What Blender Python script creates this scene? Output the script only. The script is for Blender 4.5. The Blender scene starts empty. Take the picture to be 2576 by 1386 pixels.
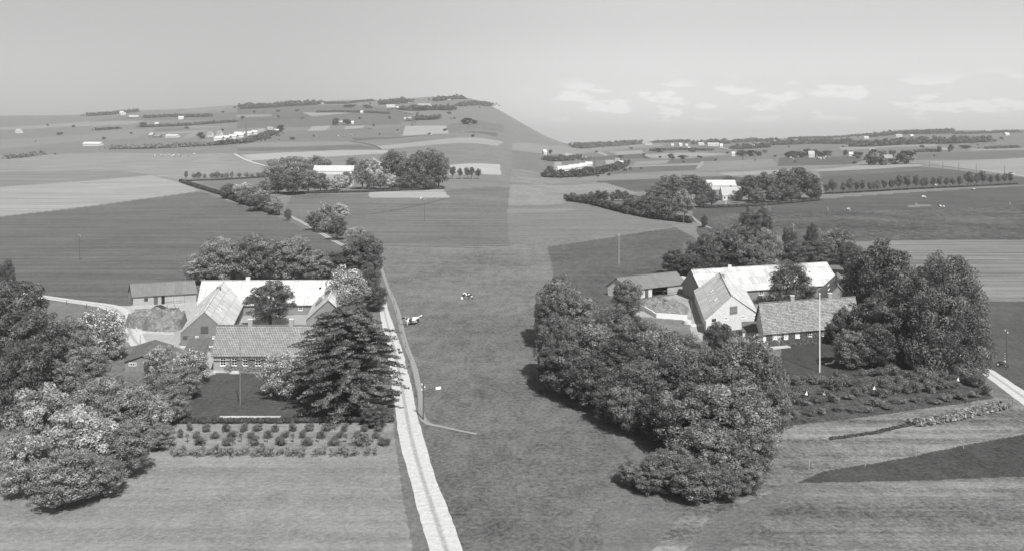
import bpy, math, random
import numpy as np
from mathutils import Vector
R = math.radians
SC = bpy.context.scene
COL = SC.collection

# ------------------------------------------------------------------ camera, sky, sun, exposure
CAM_H, FL, HX, HY = 42.0, 2200.0, 1288.0, 330.0      # eye height (m), focal length and horizon point in units of a 2576-wide picture
cam_d = bpy.data.cameras.new('camera'); cam = bpy.data.objects.new('camera', cam_d); COL.objects.link(cam)
cam.location = (0, 0, CAM_H); cam.rotation_euler = (R(90), 0, 0)
cam_d.sensor_width = 36; cam_d.lens = 36*FL/2576; cam_d.shift_y = -(693-HY)/2576
cam_d.clip_start = 1; cam_d.clip_end = 20000
SC.camera = cam
SUN_EL = 48.0; SHX, SHY = -0.36, 0.93                 # horizontal direction in which shadows fall
sun_d = bpy.data.lights.new('sun', 'SUN'); sun_d.energy = 4.9; sun_d.angle = R(0.5); sun_d.color = (1, 0.995, 0.985)
sun = bpy.data.objects.new('sun', sun_d); COL.objects.link(sun)
_d = Vector((SHX, SHY, -math.hypot(SHX, SHY)*math.tan(R(SUN_EL)))).normalized()
sun.rotation_euler = _d.to_track_quat('-Z', 'Y').to_euler()
W = bpy.data.worlds.new('World'); SC.world = W; W.use_nodes = True
nt = W.node_tree; bg = nt.nodes['Background']
sky = nt.nodes.new('ShaderNodeTexSky'); sky.sky_type = 'NISHITA'; sky.sun_disc = False
sky.sun_elevation = R(SUN_EL); sky.sun_rotation = math.atan2(-SHX, -SHY); sky.air_density = 1.0; sky.dust_density = 2.0
bw = nt.nodes.new('ShaderNodeRGBToBW'); nt.links.new(sky.outputs[0], bw.inputs[0])
SKY_STR = 0.085
def wn(kind, **kw):
    n = nt.nodes.new(kind)
    for k, v in kw.items(): setattr(n, k, v)
    return n
def wmath(op, a, b=None, c=None, clamp=False):
    n = wn('ShaderNodeMath', operation=op); n.use_clamp = clamp
    for i, x in enumerate((a, b, c)):
        if x is None: continue
        if isinstance(x, (int, float)): n.inputs[i].default_value = x
        else: nt.links.new(x, n.inputs[i])
    return n.outputs[0]
def wmap(x, a, b, c=0.0, d=1.0):
    n = wn('ShaderNodeMapRange', interpolation_type='SMOOTHSTEP'); nt.links.new(x, n.inputs[0])
    for i, v in enumerate((a, b, c, d)): n.inputs[i+1].default_value = v
    return n.outputs[0]
tc = wn('ShaderNodeTexCoord'); sx = wn('ShaderNodeSeparateXYZ'); nt.links.new(tc.outputs['Generated'], sx.inputs[0])
az = wmath('ARCTAN2', sx.outputs[0], sx.outputs[1]); el = sx.outputs[2]
cv = wn('ShaderNodeCombineXYZ'); nt.links.new(wmath('MULTIPLY', az, 1.0), cv.inputs[0]); nt.links.new(wmath('MULTIPLY', el, 3.2), cv.inputs[1])
n1 = wn('ShaderNodeTexNoise'); n1.inputs['Scale'].default_value = 19; n1.inputs['Detail'].default_value = 7; n1.inputs['Roughness'].default_value = .55
nt.links.new(cv.outputs[0], n1.inputs['Vector'])
cl = wmap(wmath('ADD', n1.outputs[0], wmath('MULTIPLY', wmath('MULTIPLY', wmap(az, .03, .07), wmap(az, .22, .15)), wmath('MULTIPLY', wmath('MULTIPLY', wmap(el, .018, .026), wmap(el, .05, .04)), .05))), .515, .59)
band = wmath('MULTIPLY', wmap(el, .005, .02), wmap(el, .066, .045))
cl = wmath('MULTIPLY', wmath('MULTIPLY', cl, band), wmap(az, .0, .07))
veil = wmath('ADD', wmap(az, -.32, .22, .0, 1.0), wmath('MULTIPLY', wmap(az, -.30, -.52, .0, .45), wmap(el, .12, .0)))                    # thin summer haze, stronger towards the right
base = wmath('POWER', wmath('MULTIPLY', bw.outputs[0], .25), .45)
low = wmath('ADD', 1.0, wmath('MULTIPLY', wmap(el, .13, .0, 0.0, .62), wmap(az, -.30, .10, .26, 1.0)))
up = wmap(el, .16, .75, 1.0, .38)
skyv = wmath('MULTIPLY', wmath('MULTIPLY', wmath('MULTIPLY', base, wmath('MULTIPLY', up, 5.2)), low), wmath('MULTIPLY', wmath('ADD', 1.0, wmath('MULTIPLY', veil, .36)), wmath('ADD', 1.0, wmath('MULTIPLY', cl, .20))))
nt.links.new(skyv, bg.inputs['Color']); bg.inputs['Strength'].default_value = SKY_STR
SC.view_settings.view_transform = 'Standard'; SC.view_settings.look = 'None'
SC.view_settings.exposure = 0.25; SC.view_settings.gamma = 1

# ------------------------------------------------------------------ terrain
_sk = np.array([(-1500,300),(15,292),(100,291),(220,288),(330,279),(470,274),(560,268),(620,265),(740,260),(860,253),(1000,250),(1100,243),(1160,243),
 (1205,254),(1260,279),(1320,315),(1375,346),(1420,362),(1465,369),(1550,366),(1700,358),(1850,355),(1950,350),(2100,346),(2200,338),(2260,331),(2330,328),(2450,329),(2560,326),(4000,330)], float)
_px = np.arange(-1500, 4001, 5.0); _s = np.interp(_px, _sk[:,0], _sk[:,1])
_k = np.hanning(13); _k /= _k.sum(); _s = np.convolve(np.pad(_s, 6, mode='edge'), _k, 'valid')
def zt(X, Y):
    X = np.asarray(X, float); Y = np.asarray(Y, float)
    Ys = np.maximum(Y, 1.0); px = HX + FL*X/Ys
    A = CAM_H + (HY - np.interp(px, _px, _s))*3000/FL
    g = np.clip((Y-450)/2550, 0, 1)**1.3
    z = A*g
    und = (np.sin(X*.0061+1.3)*np.sin(Y*.0083+.4)*1.6 + np.sin(X*.017+Y*.006)*.7)*np.clip((Y-500)/700, 0, 1)
    z = z + und
    over = np.clip((Y-3000)/1500, 0, 1)
    return z - over*60
def proj(X, Y, z): return HX+FL*X/Y, HY+FL*(CAM_H-z)/Y
def gp(px, py):
    t = (px-HX)/FL; dy = py-HY
    lo, hi = 20.0, 2985.0
    f = lambda Y: (CAM_H-float(zt(t*Y, Y)))*FL/Y - dy
    if f(hi) > 0: return (t*hi, hi)
    for _ in range(46):
        m = (lo+hi)/2
        if f(m) > 0: lo = m
        else: hi = m
    return (t*lo, lo)
def gz(px, py, z):                       # point at height z seen at this place
    Y = FL*(CAM_H-z)/(py-HY); return ((px-HX)/FL*Y, Y)

# ------------------------------------------------------------------ materials
MATS = {}
def newmat(name, rough=.85):
    m = bpy.data.materials.new(name); m.use_nodes = True
    b = m.node_tree.nodes['Principled BSDF']; b.inputs['Roughness'].default_value = rough
    b.inputs['Specular IOR Level'].default_value = .25
    MATS[name] = m
    return m, m.node_tree, b
class NG:
    def __init__(s, t): s.t = t
    def n(s, kind, **kw):
        x = s.t.nodes.new(kind)
        for k, v in kw.items(): setattr(x, k, v)
        return x
    def l(s, a, b): s.t.links.new(a, b)
    def m(s, op, a, b=None, clamp=False):
        x = s.n('ShaderNodeMath', operation=op); x.use_clamp = clamp
        for i, v in enumerate((a, b)):
            if v is None: continue
            if isinstance(v, (int, float)): x.inputs[i].default_value = v
            else: s.l(v, x.inputs[i])
        return x.outputs[0]
    def noise(s, vec, sc, det=4, rough=.6, scale3=None):
        x = s.n('ShaderNodeTexNoise'); x.inputs['Scale'].default_value = sc; x.inputs['Detail'].default_value = det; x.inputs['Roughness'].default_value = rough
        if scale3:
            mp = s.n('ShaderNodeMapping'); mp.inputs['Scale'].default_value = scale3; s.l(vec, mp.inputs[0]); vec = mp.outputs[0]
        s.l(vec, x.inputs['Vector']); return x.outputs[0]
    def rng(s, v, a, b, c, d):
        x = s.n('ShaderNodeMapRange'); s.l(v, x.inputs[0])
        for i, q in enumerate((a, b, c, d)): x.inputs[i+1].default_value = q
        return x.outputs[0]
    def bump(s, h, bsdf, dist, st=1.0):
        x = s.n('ShaderNodeBump'); x.inputs['Distance'].default_value = dist; x.inputs['Strength'].default_value = st
        s.l(h, x.inputs['Height']); s.l(x.outputs[0], bsdf.inputs['Normal'])
def plain(name, a, amp=.15, sc=3.0, rough=.85, bump=0, s3=None):
    m, t, b = newmat(name, rough); g = NG(t)
    tcn = g.n('ShaderNodeTexCoord'); v = g.noise(tcn.outputs['Object'], sc, 5, .6, s3)
    c = g.m('MULTIPLY', a, g.rng(v, .25, .75, 1-amp, 1+amp)); g.l(c, b.inputs['Base Color'])
    if bump: g.bump(v, b, bump)
    return m
def brick(name, a1, a2, mort, bw_, bh, msz, sc=1.0, amp=.2, wave=None, bump=.02, off=.5, nsc=.6):
    m, t, b = newmat(name, .85); g = NG(t)
    uv = g.n('ShaderNodeUVMap')
    x = g.n('ShaderNodeTexBrick'); x.offset = off; g.l(uv.outputs[0], x.inputs['Vector'])
    for k, v in (('Color1', a1), ('Color2', a2), ('Mortar', mort)): x.inputs[k].default_value = (v, v, v, 1)
    x.inputs['Scale'].default_value = sc; x.inputs['Mortar Size'].default_value = msz; x.inputs['Brick Width'].default_value = bw_; x.inputs['Row Height'].default_value = bh
    x.inputs['Mortar Smooth'].default_value = .3
    nz = g.noise(uv.outputs[0], nsc, 5)
    s = g.n('ShaderNodeSeparateColor'); g.l(x.outputs[0], s.inputs[0])
    c = g.m('MULTIPLY', s.outputs[0], g.rng(nz, .25, .75, 1-amp, 1+amp)); g.l(c, b.inputs['Base Color'])
    h = g.m('SUBTRACT', 1.0, x.outputs['Fac'])
    if wave:
        su = g.n('ShaderNodeSeparateXYZ'); g.l(uv.outputs[0], su.inputs[0])
        wv = g.m('SINE', g.m('MULTIPLY', su.outputs[0], 2*math.pi/wave)); h = g.m('ADD', g.m('MULTIPLY', wv, .7), h)
    g.bump(h, b, bump)
    return m
M_corr = brick('corrugated_fibre_cement', .52, .70, .30, 1.1, 2.4, .035, amp=.14, wave=.30, bump=.035, off=0)
M_corr2 = brick('patched_fibre_cement', .42, .72, .26, 1.1, 2.2, .04, amp=.2, wave=.30, bump=.035, off=0, nsc=.35)
M_corrd = brick('weathered_felt_and_roof_shade', .17, .20, .30, 1.9, 8.0, .02, amp=.14, wave=.35, bump=.025, off=0)
M_corrp = brick('pale_fibre_cement', .50, .68, .32, 1.1, 2.4, .035, amp=.12, wave=.30, bump=.03, off=0)
M_tile = brick('clay_roof_tiles', .28, .40, .12, .30, .36, .05, amp=.2, bump=.06, off=0)
M_tile2 = brick('flecked_clay_roof_tiles', .23, .45, .12, .30, .36, .05, amp=.25, bump=.06, off=0)
M_brick = brick('brick_wall', .17, .23, .28, .26, .09, .012, amp=.1, bump=.01)
M_brickp = brick('pale_brick_wall', .62, .76, .40, .26, .10, .012, amp=.12, bump=.01)
M_brickl = brick('light_brick_wall', .30, .38, .40, .26, .09, .012, amp=.12, bump=.01)
M_board = brick('wooden_boards', .20, .27, .06, .22, 9.0, .02, amp=.15, bump=.01, off=0)
M_boardl = brick('pale_wooden_boards', .36, .46, .12, .25, 9.0, .02, amp=.15, bump=.01, off=0)
M_boardd = brick('dark_wooden_boards', .06, .10, .02, .22, 9.0, .03, amp=.2, bump=.01, off=0)
M_render = plain('rendered_wall', .22, .12, .8)
M_white = plain('white_paint', .78, .06, 3)
M_wroof = plain('pale_streaked_roof', .50, .22, .5, s3=(6, 1, 1))
M_dark = plain('dark_wood', .05, .2, 4)
M_grey = plain('grey_wood', .20, .2, 4)
M_greyd = plain('dark_grey_wood', .10, .2, 4)
M_iron = plain('dark_iron', .05, .2, 6, rough=.6)
M_conc = plain('concrete', .50, .18, .9, bump=.02)
M_concp = plain('pale_concrete', .62, .10, 1.2)
M_black = plain('black_paint_and_shade', .02, .1, 4, rough=.5)
M_bark = plain('bark', .09, .3, 3, bump=.05, s3=(1, 1, .3))
M_barkp = plain('pale_dead_bark', .34, .3, 3)
M_hut = plain('tarred_felt', .13, .3, 1.2)
M_rooff = plain('far_grey_roof', .26, .1, .3)
M_roofp = plain('far_pale_roof', .42, .1, .3)
M_farw = plain('far_white_wall', .58, .12, .3)
M_farb = plain('far_brick_wall', .16, .1, .3)
M_heap = plain('manure', .20, .6, 1.6, bump=.25)
M_hay = plain('straw', .23, .35, 1.8, bump=.2)
m, t, b = newmat('window_glass', .08); b.inputs['Base Color'].default_value = (.02, .02, .02, 1); b.inputs['Specular IOR Level'].default_value = .5; M_glass = m
def leafmat(name, a, var=.35, trans=.26):
    m, t, b = newmat(name, .55); b.inputs['Specular IOR Level'].default_value = .35; g = NG(t)
    at = g.n('ShaderNodeAttribute', attribute_name='tone'); oi = g.n('ShaderNodeObjectInfo')
    c = g.m('MULTIPLY', at.outputs['Fac'], g.rng(oi.outputs['Random'], 0, 1, a*(1-var*.5), a*(1+var*.5)))
    cc = g.n('ShaderNodeCombineColor')
    for i in range(3): g.l(c, cc.inputs[i])
    g.l(cc.outputs[0], b.inputs['Base Color'])
    tr = g.n('ShaderNodeBsdfTranslucent'); g.l(cc.outputs[0], tr.inputs[0])
    mx = g.n('ShaderNodeMixShader'); mx.inputs[0].default_value = trans
    g.l(b.outputs[0], mx.inputs[1]); g.l(tr.outputs[0], mx.inputs[2]); g.l(mx.outputs[0], t.nodes['Material Output'].inputs[0])
    return m
L_mid = leafmat('leaves', .25); L_dark = leafmat('dark_leaves', .15); L_pale = leafmat('pale_leaves', .36); L_flow = leafmat('blossom_petals', .72, .1)
L_far = leafmat('distant_foliage', .10, .3, .1); L_hedge = leafmat('hedge_leaves', .10, .2); L_soft = leafmat('late_summer_leaves', .20); L_softd = leafmat('heavy_summer_leaves', .135)
L_beech = leafmat('beech_leaves', .19)

# ------------------------------------------------------------------ mesh helpers
def prop(o, label=None, cat=None, group=None, kind=None):
    for k, v in (('label', label), ('category', cat), ('group', group), ('kind', kind)):
        if v: o[k] = v
    return o
def empty(name, loc, label=None, cat=None, group=None):
    o = bpy.data.objects.new(name, None); o.location = loc; COL.objects.link(o)
    o.empty_display_size = .5
    return prop(o, label, cat, group)
def origin(o):
    v = Vector((0, 0, 0))
    while o: v = v + Vector(o.location); o = o.parent
    return v
class MB:
    def __init__(s): s.v = []; s.f = []; s.u = []
    def poly(s, pts, uv=None):
        k = len(s.v); s.v += [tuple(p) for p in pts]; s.f.append(tuple(range(k, k+len(pts))))
        if uv is None:
            p = [Vector(q) for q in pts[:4]]
            e = (p[1]-p[0]); L = e.length or 1; e = e/L; n = e.cross(p[-1]-p[0]); n = n.normalized() if n.length > 1e-9 else Vector((0, 0, 1)); h = n.cross(e)
            uv = [((Vector(q)-p[0]).dot(e), (Vector(q)-p[0]).dot(h)) for q in pts]
        s.u += uv
    def hexa(s, b, t):
        b = [Vector(x) for x in b]; t = [Vector(x) for x in t]
        for i in range(4):
            j = (i+1) % 4; s.poly((b[i], b[j], t[j], t[i]))
        s.poly(t); s.poly(b[::-1])
    def box(s, x0, x1, y0, y1, z0, z1):
        s.hexa([(x0,y0,z0),(x1,y0,z0),(x1,y1,z0),(x0,y1,z0)], [(x0,y0,z1),(x1,y0,z1),(x1,y1,z1),(x0,y1,z1)])
    def bar(s, a, b, w, h=None):
        a = Vector(a); b = Vector(b); h = h or w; d = (b-a).normalized(); up = Vector((0, 0, 1)) if abs(d.z) < .9 else Vector((0, 1, 0))
        r = d.cross(up).normalized()*w/2; q = r.normalized().cross(d)*h/2
        s.hexa([a-r-q, a+r-q, a+r+q, a-r+q], [b-r-q, b+r-q, b+r+q, b-r+q])
    def tube(s, a, b, r0, r1, n=8):
        a = Vector(a); b = Vector(b); d = (b-a).normalized(); up = Vector((0, 0, 1)) if abs(d.z) < .9 else Vector((1, 0, 0))
        x = d.cross(up).normalized(); y = d.cross(x); k = len(s.v)
        for i in range(n):
            c = x*math.cos(2*math.pi*i/n)+y*math.sin(2*math.pi*i/n); s.v.append(tuple(a+c*r0)); s.v.append(tuple(b+c*r1))
        for i in range(n):
            j = (i+1) % n; s.f.append((k+2*i, k+2*j, k+2*j+1, k+2*i+1)); s.u += [(0,0),(1,0),(1,1),(0,1)]
        s.f.append(tuple(k+2*i+1 for i in range(n))); s.u += [(0,0)]*n
        s.f.append(tuple(k+2*i for i in reversed(range(n)))); s.u += [(0,0)]*n
    def build(s, name, mat, parent=None, loc=None, smooth=False):
        me = bpy.data.meshes.new(name); o0 = origin(parent) if parent else Vector(loc or (0, 0, 0))
        me.from_pydata([tuple(Vector(p)-o0) for p in s.v], [], s.f); me.materials.append(mat)
        uv = me.uv_layers.new(name='UVMap'); uv.data.foreach_set('uv', np.array(s.u, 'f').ravel())
        if smooth: me.polygons.foreach_set('use_smooth', [True]*len(me.polygons))
        o = bpy.data.objects.new(name, me); COL.objects.link(o)
        if parent: o.parent = parent
        else: o.location = o0
        return o
def from_quads(name, P, mat, tone=None):
    n = len(P)//4; me = bpy.data.meshes.new(name)
    me.vertices.add(n*4); me.vertices.foreach_set('co', P.astype('f').ravel())
    me.loops.add(n*4); me.loops.foreach_set('vertex_index', np.arange(n*4, dtype='i'))
    me.polygons.add(n); me.polygons.foreach_set('loop_start', np.arange(0, n*4, 4, dtype='i'))
    me.update(calc_edges=True); me.materials.append(mat)
    if tone is not None:
        a = me.attributes.new('tone', 'FLOAT', 'POINT'); a.data.foreach_set('value', np.repeat(tone, 4).astype('f'))
    return me
def leafcloud(C, Rr, n, size, seed, flat=.8, up=.25, squash=None):
    """n leaves spread over the shells of clumps C (k,3) with radii Rr (k,); returns quads and tone"""
    rng = np.random.default_rng(seed); k = len(C)
    w = Rr**2/np.sum(Rr**2); idx = rng.choice(k, n, p=w)
    d = rng.normal(size=(n, 3)); d[:, 2] += up; d /= np.linalg.norm(d, axis=1)[:, None]
    rr = rng.uniform(.55, 1.08, n)**.6
    off = d*(Rr[idx]*rr)[:, None]; off[:, 2] *= flat
    if squash is not None: off = off*squash[idx]
    p = C[idx]+off
    nn = d+rng.normal(size=(n, 3))*.42; nn /= np.linalg.norm(nn, axis=1)[:, None]
    a = np.cross(nn, rng.normal(size=(n, 3))); a /= np.linalg.norm(a, axis=1)[:, None]; b = np.cross(nn, a)
    s = (size*rng.uniform(.6, 1.3, n))[:, None]
    Q = np.stack([p-a*s, p-b*s*.6, p+a*s, p+b*s*.6], 1).reshape(-1, 3)
    ct = rng.uniform(.6, 1.4, k); tone = ct[idx]*rng.uniform(.7, 1.3, n)
    return Q, tone
TREE = {}
def trunk_mb(H, w, seed, r=None, forks=5, z0=0.0):
    rnd = random.Random(seed); mb = MB(); r = r or H*.028
    top = Vector((rnd.uniform(-.3, .3), rnd.uniform(-.3, .3), H*.45))
    mb.tube((0, 0, -.3), top, r, r*.7, 8)
    for i in range(forks):
        a = 2*math.pi*(i+rnd.random()*.6)/forks; b0 = Vector((0, 0, 0)).lerp(top, rnd.uniform(.55, 1))
        e = Vector((math.cos(a)*w*.33, math.sin(a)*w*.33, H*rnd.uniform(.6, .85))); m_ = b0.lerp(e, .5)+Vector((0, 0, H*.04))
        mb.tube(b0, m_, r*.5, r*.34, 6); mb.tube(m_, e, r*.34, r*.12, 5)
    mb.tube(top, (0, 0, H*.85), r*.65, r*.15, 6)
    return mb
def make_tree(key, mat, H=10., w=8., n=9000, leaf=.16, clumps=60, base=.18, seed=0, shape='round', flow=0, flowmat=None, trunk=True, crs=.16, forks=5, bark=None):
    rng = np.random.default_rng(seed); C = []; 
    while len(C) < clumps:
        u = rng.uniform(-1, 1, 3)
        if shape == 'round': ok = .45 < np.linalg.norm(u) < 1; q = u
        elif shape == 'cone':
            h = (u[2]+1)/2; rad = (1-h)**.75*1.0+.06; q = np.array([u[0], u[1], u[2]]); ok = .55*rad < math.hypot(u[0], u[1]) < rad
        elif shape == 'dome':
            h = (u[2]+1)/2; rad = math.sqrt(max(0, 1-h**1.8))*(0.86+.14*h); q = u; ok = .55*rad < math.hypot(u[0], u[1]) < rad or (h > .8 and math.hypot(u[0], u[1]) < rad)
        elif shape == 'loose': ok = np.linalg.norm(u) < 1 and np.linalg.norm(u) > .3; q = u
        elif shape == 'column': ok = math.hypot(u[0], u[1]) < 1-.5*max(0, u[2])**2; q = u
        if not ok: continue
        C.append(q)
    C = np.array(C); zc = H*(base+1)/2*1.0; hz = H*(1-base)/2
    cr = w*crs*rng.uniform(.5, 1.45, clumps)
    k = (1-crs*1.2)
    # uneven outline: push clumps of some directions in or out
    an = np.arctan2(C[:, 1], C[:, 0]); ph = rng.uniform(0, 6.28, 3)
    lump = 1+.10*np.sin(2*an+ph[0])+.08*np.sin(3*an+ph[1]+C[:, 2]*3)+.05*np.sin(5*an+ph[2])
    P = np.stack([C[:, 0]*w/2*k*lump, C[:, 1]*w/2*k*lump, zc+C[:, 2]*hz*(.94)], 1)
    P += rng.normal(size=P.shape)*w*.022; P[:, 2] = np.maximum(P[:, 2], cr*.5)
    Q, tone = leafcloud(P, cr, n, leaf, seed+1)
    crown = from_quads('crown', Q, mat, tone)
    fl = None
    if flow:
        Q, tone = leafcloud(P, cr*1.06, int(n*flow), leaf*.85, seed+2, up=.6); fl = from_quads('blossom', Q, flowmat or L_flow, tone)
    tr = None
    if trunk:
        mb = trunk_mb(H, w, seed, forks=forks); ob = mb.build('trunk', bark or M_bark); tr = ob.data; bpy.data.objects.remove(ob)
    TREE[key] = (crown, fl, tr, H, w)
def beech_tree(key, H=16., w=16., seed=5, n=26000, mat=None, leaf=.2, pw=2.6, rise=0.):
    rng = np.random.default_rng(seed); C = []; S = []; r_ = []
    nb = 125
    for i in range(nb):
        h = (i+.5)/nb; rad = (1-h**pw)**.55*(.84+.16*min(1, h*4))*w/2*rng.uniform(.74, 1.14); a = i*2.39996+rng.uniform(-.3, .3); dr = rng.uniform(.6, 1.5)
        side = rng.uniform(-.25, .25)
        for j, q in enumerate((.35, .5, .63, .75, .85, .94, 1.02)):
            x = rad*q; z = H*(.05+.88*h)+dr*(q-.35)*1.2-dr*q**3*1.3*(1-rise)+rise*h*q*H*.12+rng.uniform(-.12, .12)
            aa = a+side*(q-.5)+rng.uniform(-.05, .05)
            C.append((x*math.cos(aa), x*math.sin(aa), max(z, .3))); r_.append(w*.060*rng.uniform(.8, 1.25)*(1.35-.9*q)); S.append((1.2, 1.2, .30))
    for i in range(18):
        C.append((rng.uniform(-1, 1)*w*.10, rng.uniform(-1, 1)*w*.10, H*rng.uniform(.84, 1.0))); r_.append(w*.05); S.append((1, 1, 1))
    Q, tone = leafcloud(np.array(C), np.array(r_), n, leaf, seed, flat=1, up=.3, squash=np.array(S))
    crown = from_quads('crown', Q, mat or L_beech, tone)
    ob = trunk_mb(H, w*.6, seed, r=.5, forks=8).build('trunk', M_bark); tr = ob.data; bpy.data.objects.remove(ob)
    TREE[key] = (crown, None, tr, H, w)
V = ('a', 'b', 'c')
for i, v in enumerate(V):
    make_tree('near_'+v, L_mid, n=22000, leaf=.135, clumps=230, seed=10+i, crs=.085, base=.05)
    make_tree('neardark_'+v, L_dark, n=22000, leaf=.135, clumps=230, seed=20+i, crs=.085, base=.03)
    make_tree('nearpale_'+v, L_pale, n=22000, leaf=.135, clumps=230, seed=30+i, crs=.085, base=.05)
    make_tree('bloom_'+v, L_mid, n=10000, leaf=.11, clumps=150, seed=40+i, crs=.085, base=.06, flow=.6, H=7, w=7)
    make_tree('soft_'+v, L_soft, n=22000, leaf=.135, clumps=230, seed=50+i, crs=.085, base=.03)
    make_tree('softd_'+v, L_softd, n=22000, leaf=.135, clumps=230, seed=60+i, crs=.085, base=.03)
    make_tree('mid_'+v, L_mid, n=6500, leaf=.21, clumps=110, seed=70+i, crs=.11, base=.12)
    make_tree('middark_'+v, L_dark, n=6500, leaf=.21, clumps=110, seed=80+i, crs=.11, base=.10)
    make_tree('midbloom_'+v, L_pale, n=6500, leaf=.21, clumps=110, seed=90+i, crs=.11, base=.12, flow=.6)
    make_tree('stem_'+v, L_dark, n=2600, leaf=.33, clumps=34, seed=100+i, crs=.17, base=.34, shape='loose')
    make_tree('far_'+v, L_far, n=700, leaf=.75, clumps=22, seed=110+i, crs=.2, base=.04, trunk=False)
    make_tree('bush_'+v, L_dark, H=1.6, w=2, n=1500, leaf=.085, clumps=26, seed=120+i, crs=.2, base=.0, forks=4)
    make_tree('bushp_'+v, L_soft, H=1.6, w=2, n=1500, leaf=.085, clumps=26, seed=130+i, crs=.2, base=.0, forks=4)
    make_tree('cane_'+v, L_mid, H=1.8, w=1.6, n=620, leaf=.08, clumps=26, seed=140+i, crs=.12, base=.0, shape='column', forks=7)
    make_tree('lolly_'+v, L_dark, H=2.4, w=1.4, n=420, leaf=.08, clumps=12, seed=150+i, crs=.22, base=.55, forks=3)
make_tree('lime', L_dark, H=11, w=9.5, n=24000, leaf=.13, clumps=200, seed=200, crs=.08, base=.14, shape='round')
make_tree('limed', L_softd, H=11, w=11, n=32000, leaf=.13, clumps=260, seed=201, crs=.075, base=.0, shape='dome')
beech_tree('beech', seed=5, n=85000, leaf=.15, pw=3.6, rise=.15)
make_tree('copper', L_softd, H=15, w=16, n=70000, leaf=.13, clumps=520, seed=209, crs=.058, base=.02, shape='dome', forks=9)
def bare(key, seed):
    rnd = random.Random(seed); mb = MB()
    def br(a, d, L, r, k):
        e = a+d*L; mb.tube(a, e, r, r*.55, 5)
        if k:
            for i in range(3):
                q = (d+Vector((rnd.uniform(-.7, .7), rnd.uniform(-.7, .7), rnd.uniform(-.1, .5)))).normalized(); br(a.lerp(e, rnd.uniform(.6, 1)), q, L*rnd.uniform(.55, .8), r*.5, k-1)
    br(Vector((0, 0, -.2)), Vector((0, 0, 1)), 4, .16, 4)
    ob = mb.build('trunk', M_barkp); TREE[key] = (None, None, ob.data, 10, 6); bpy.data.objects.remove(ob)
bare('bare', 3)
NAMES = {'near': 'broadleaf_tree', 'neardark': 'broadleaf_tree', 'nearpale': 'broadleaf_tree', 'bloom': 'blossoming_tree', 'soft': 'broadleaf_tree', 'softd': 'broadleaf_tree',
 'mid': 'broadleaf_tree', 'middark': 'broadleaf_tree', 'midbloom': 'blossoming_tree', 'stem': 'roadside_tree', 'far': 'distant_tree', 'bush': 'garden_bush', 'bushp': 'garden_bush',
 'cane': 'raspberry_bush', 'lolly': 'young_fruit_tree', 'lime': 'lime_tree', 'limed': 'lime_tree', 'beech': 'beech_tree', 'copper': 'beech_tree', 'bare': 'dead_tree'}
_cyc = {}; _rt = random.Random(77)
def tree(kind, px, top, base, w, label, group=None, name=None, cat=None):
    if kind in TREE: key = kind
    else:
        _cyc[kind] = _cyc.get(kind, -1)+1; key = kind+'_'+V[_cyc[kind] % 3]
    crown, fl, tr, H, ww = TREE[key]
    X, Y = gp(px, base); z = float(zt(X, Y)); k = Y/FL
    sw = w*k/ww; sh = (base-top)*k/H
    nm = name or NAMES[kind]
    r = empty(nm, (X, Y, z), label, cat or ('bush' if 'bush' in nm else 'tree'), group)
    r.scale = (sw, sw, sh); r.rotation_euler = (0, 0, _rt.uniform(0, 6.28))
    for nme, me in (('crown', crown), ('blossom', fl), ('trunk', tr)):
        if me is None: continue
        o = bpy.data.objects.new(nme, me); COL.objects.link(o); o.parent = r
    return r
ORD = ['first','second','third','fourth','fifth','sixth','seventh','eighth','ninth','tenth','eleventh','twelfth','thirteenth','fourteenth','fifteenth','sixteenth','seventeenth','eighteenth','nineteenth','twentieth',
 'twenty-first','twenty-second','twenty-third','twenty-fourth','twenty-fifth','twenty-sixth','twenty-seventh','twenty-eighth','twenty-ninth','thirtieth','thirty-first','thirty-second','thirty-third','thirty-fourth','thirty-fifth','thirty-sixth']
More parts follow.
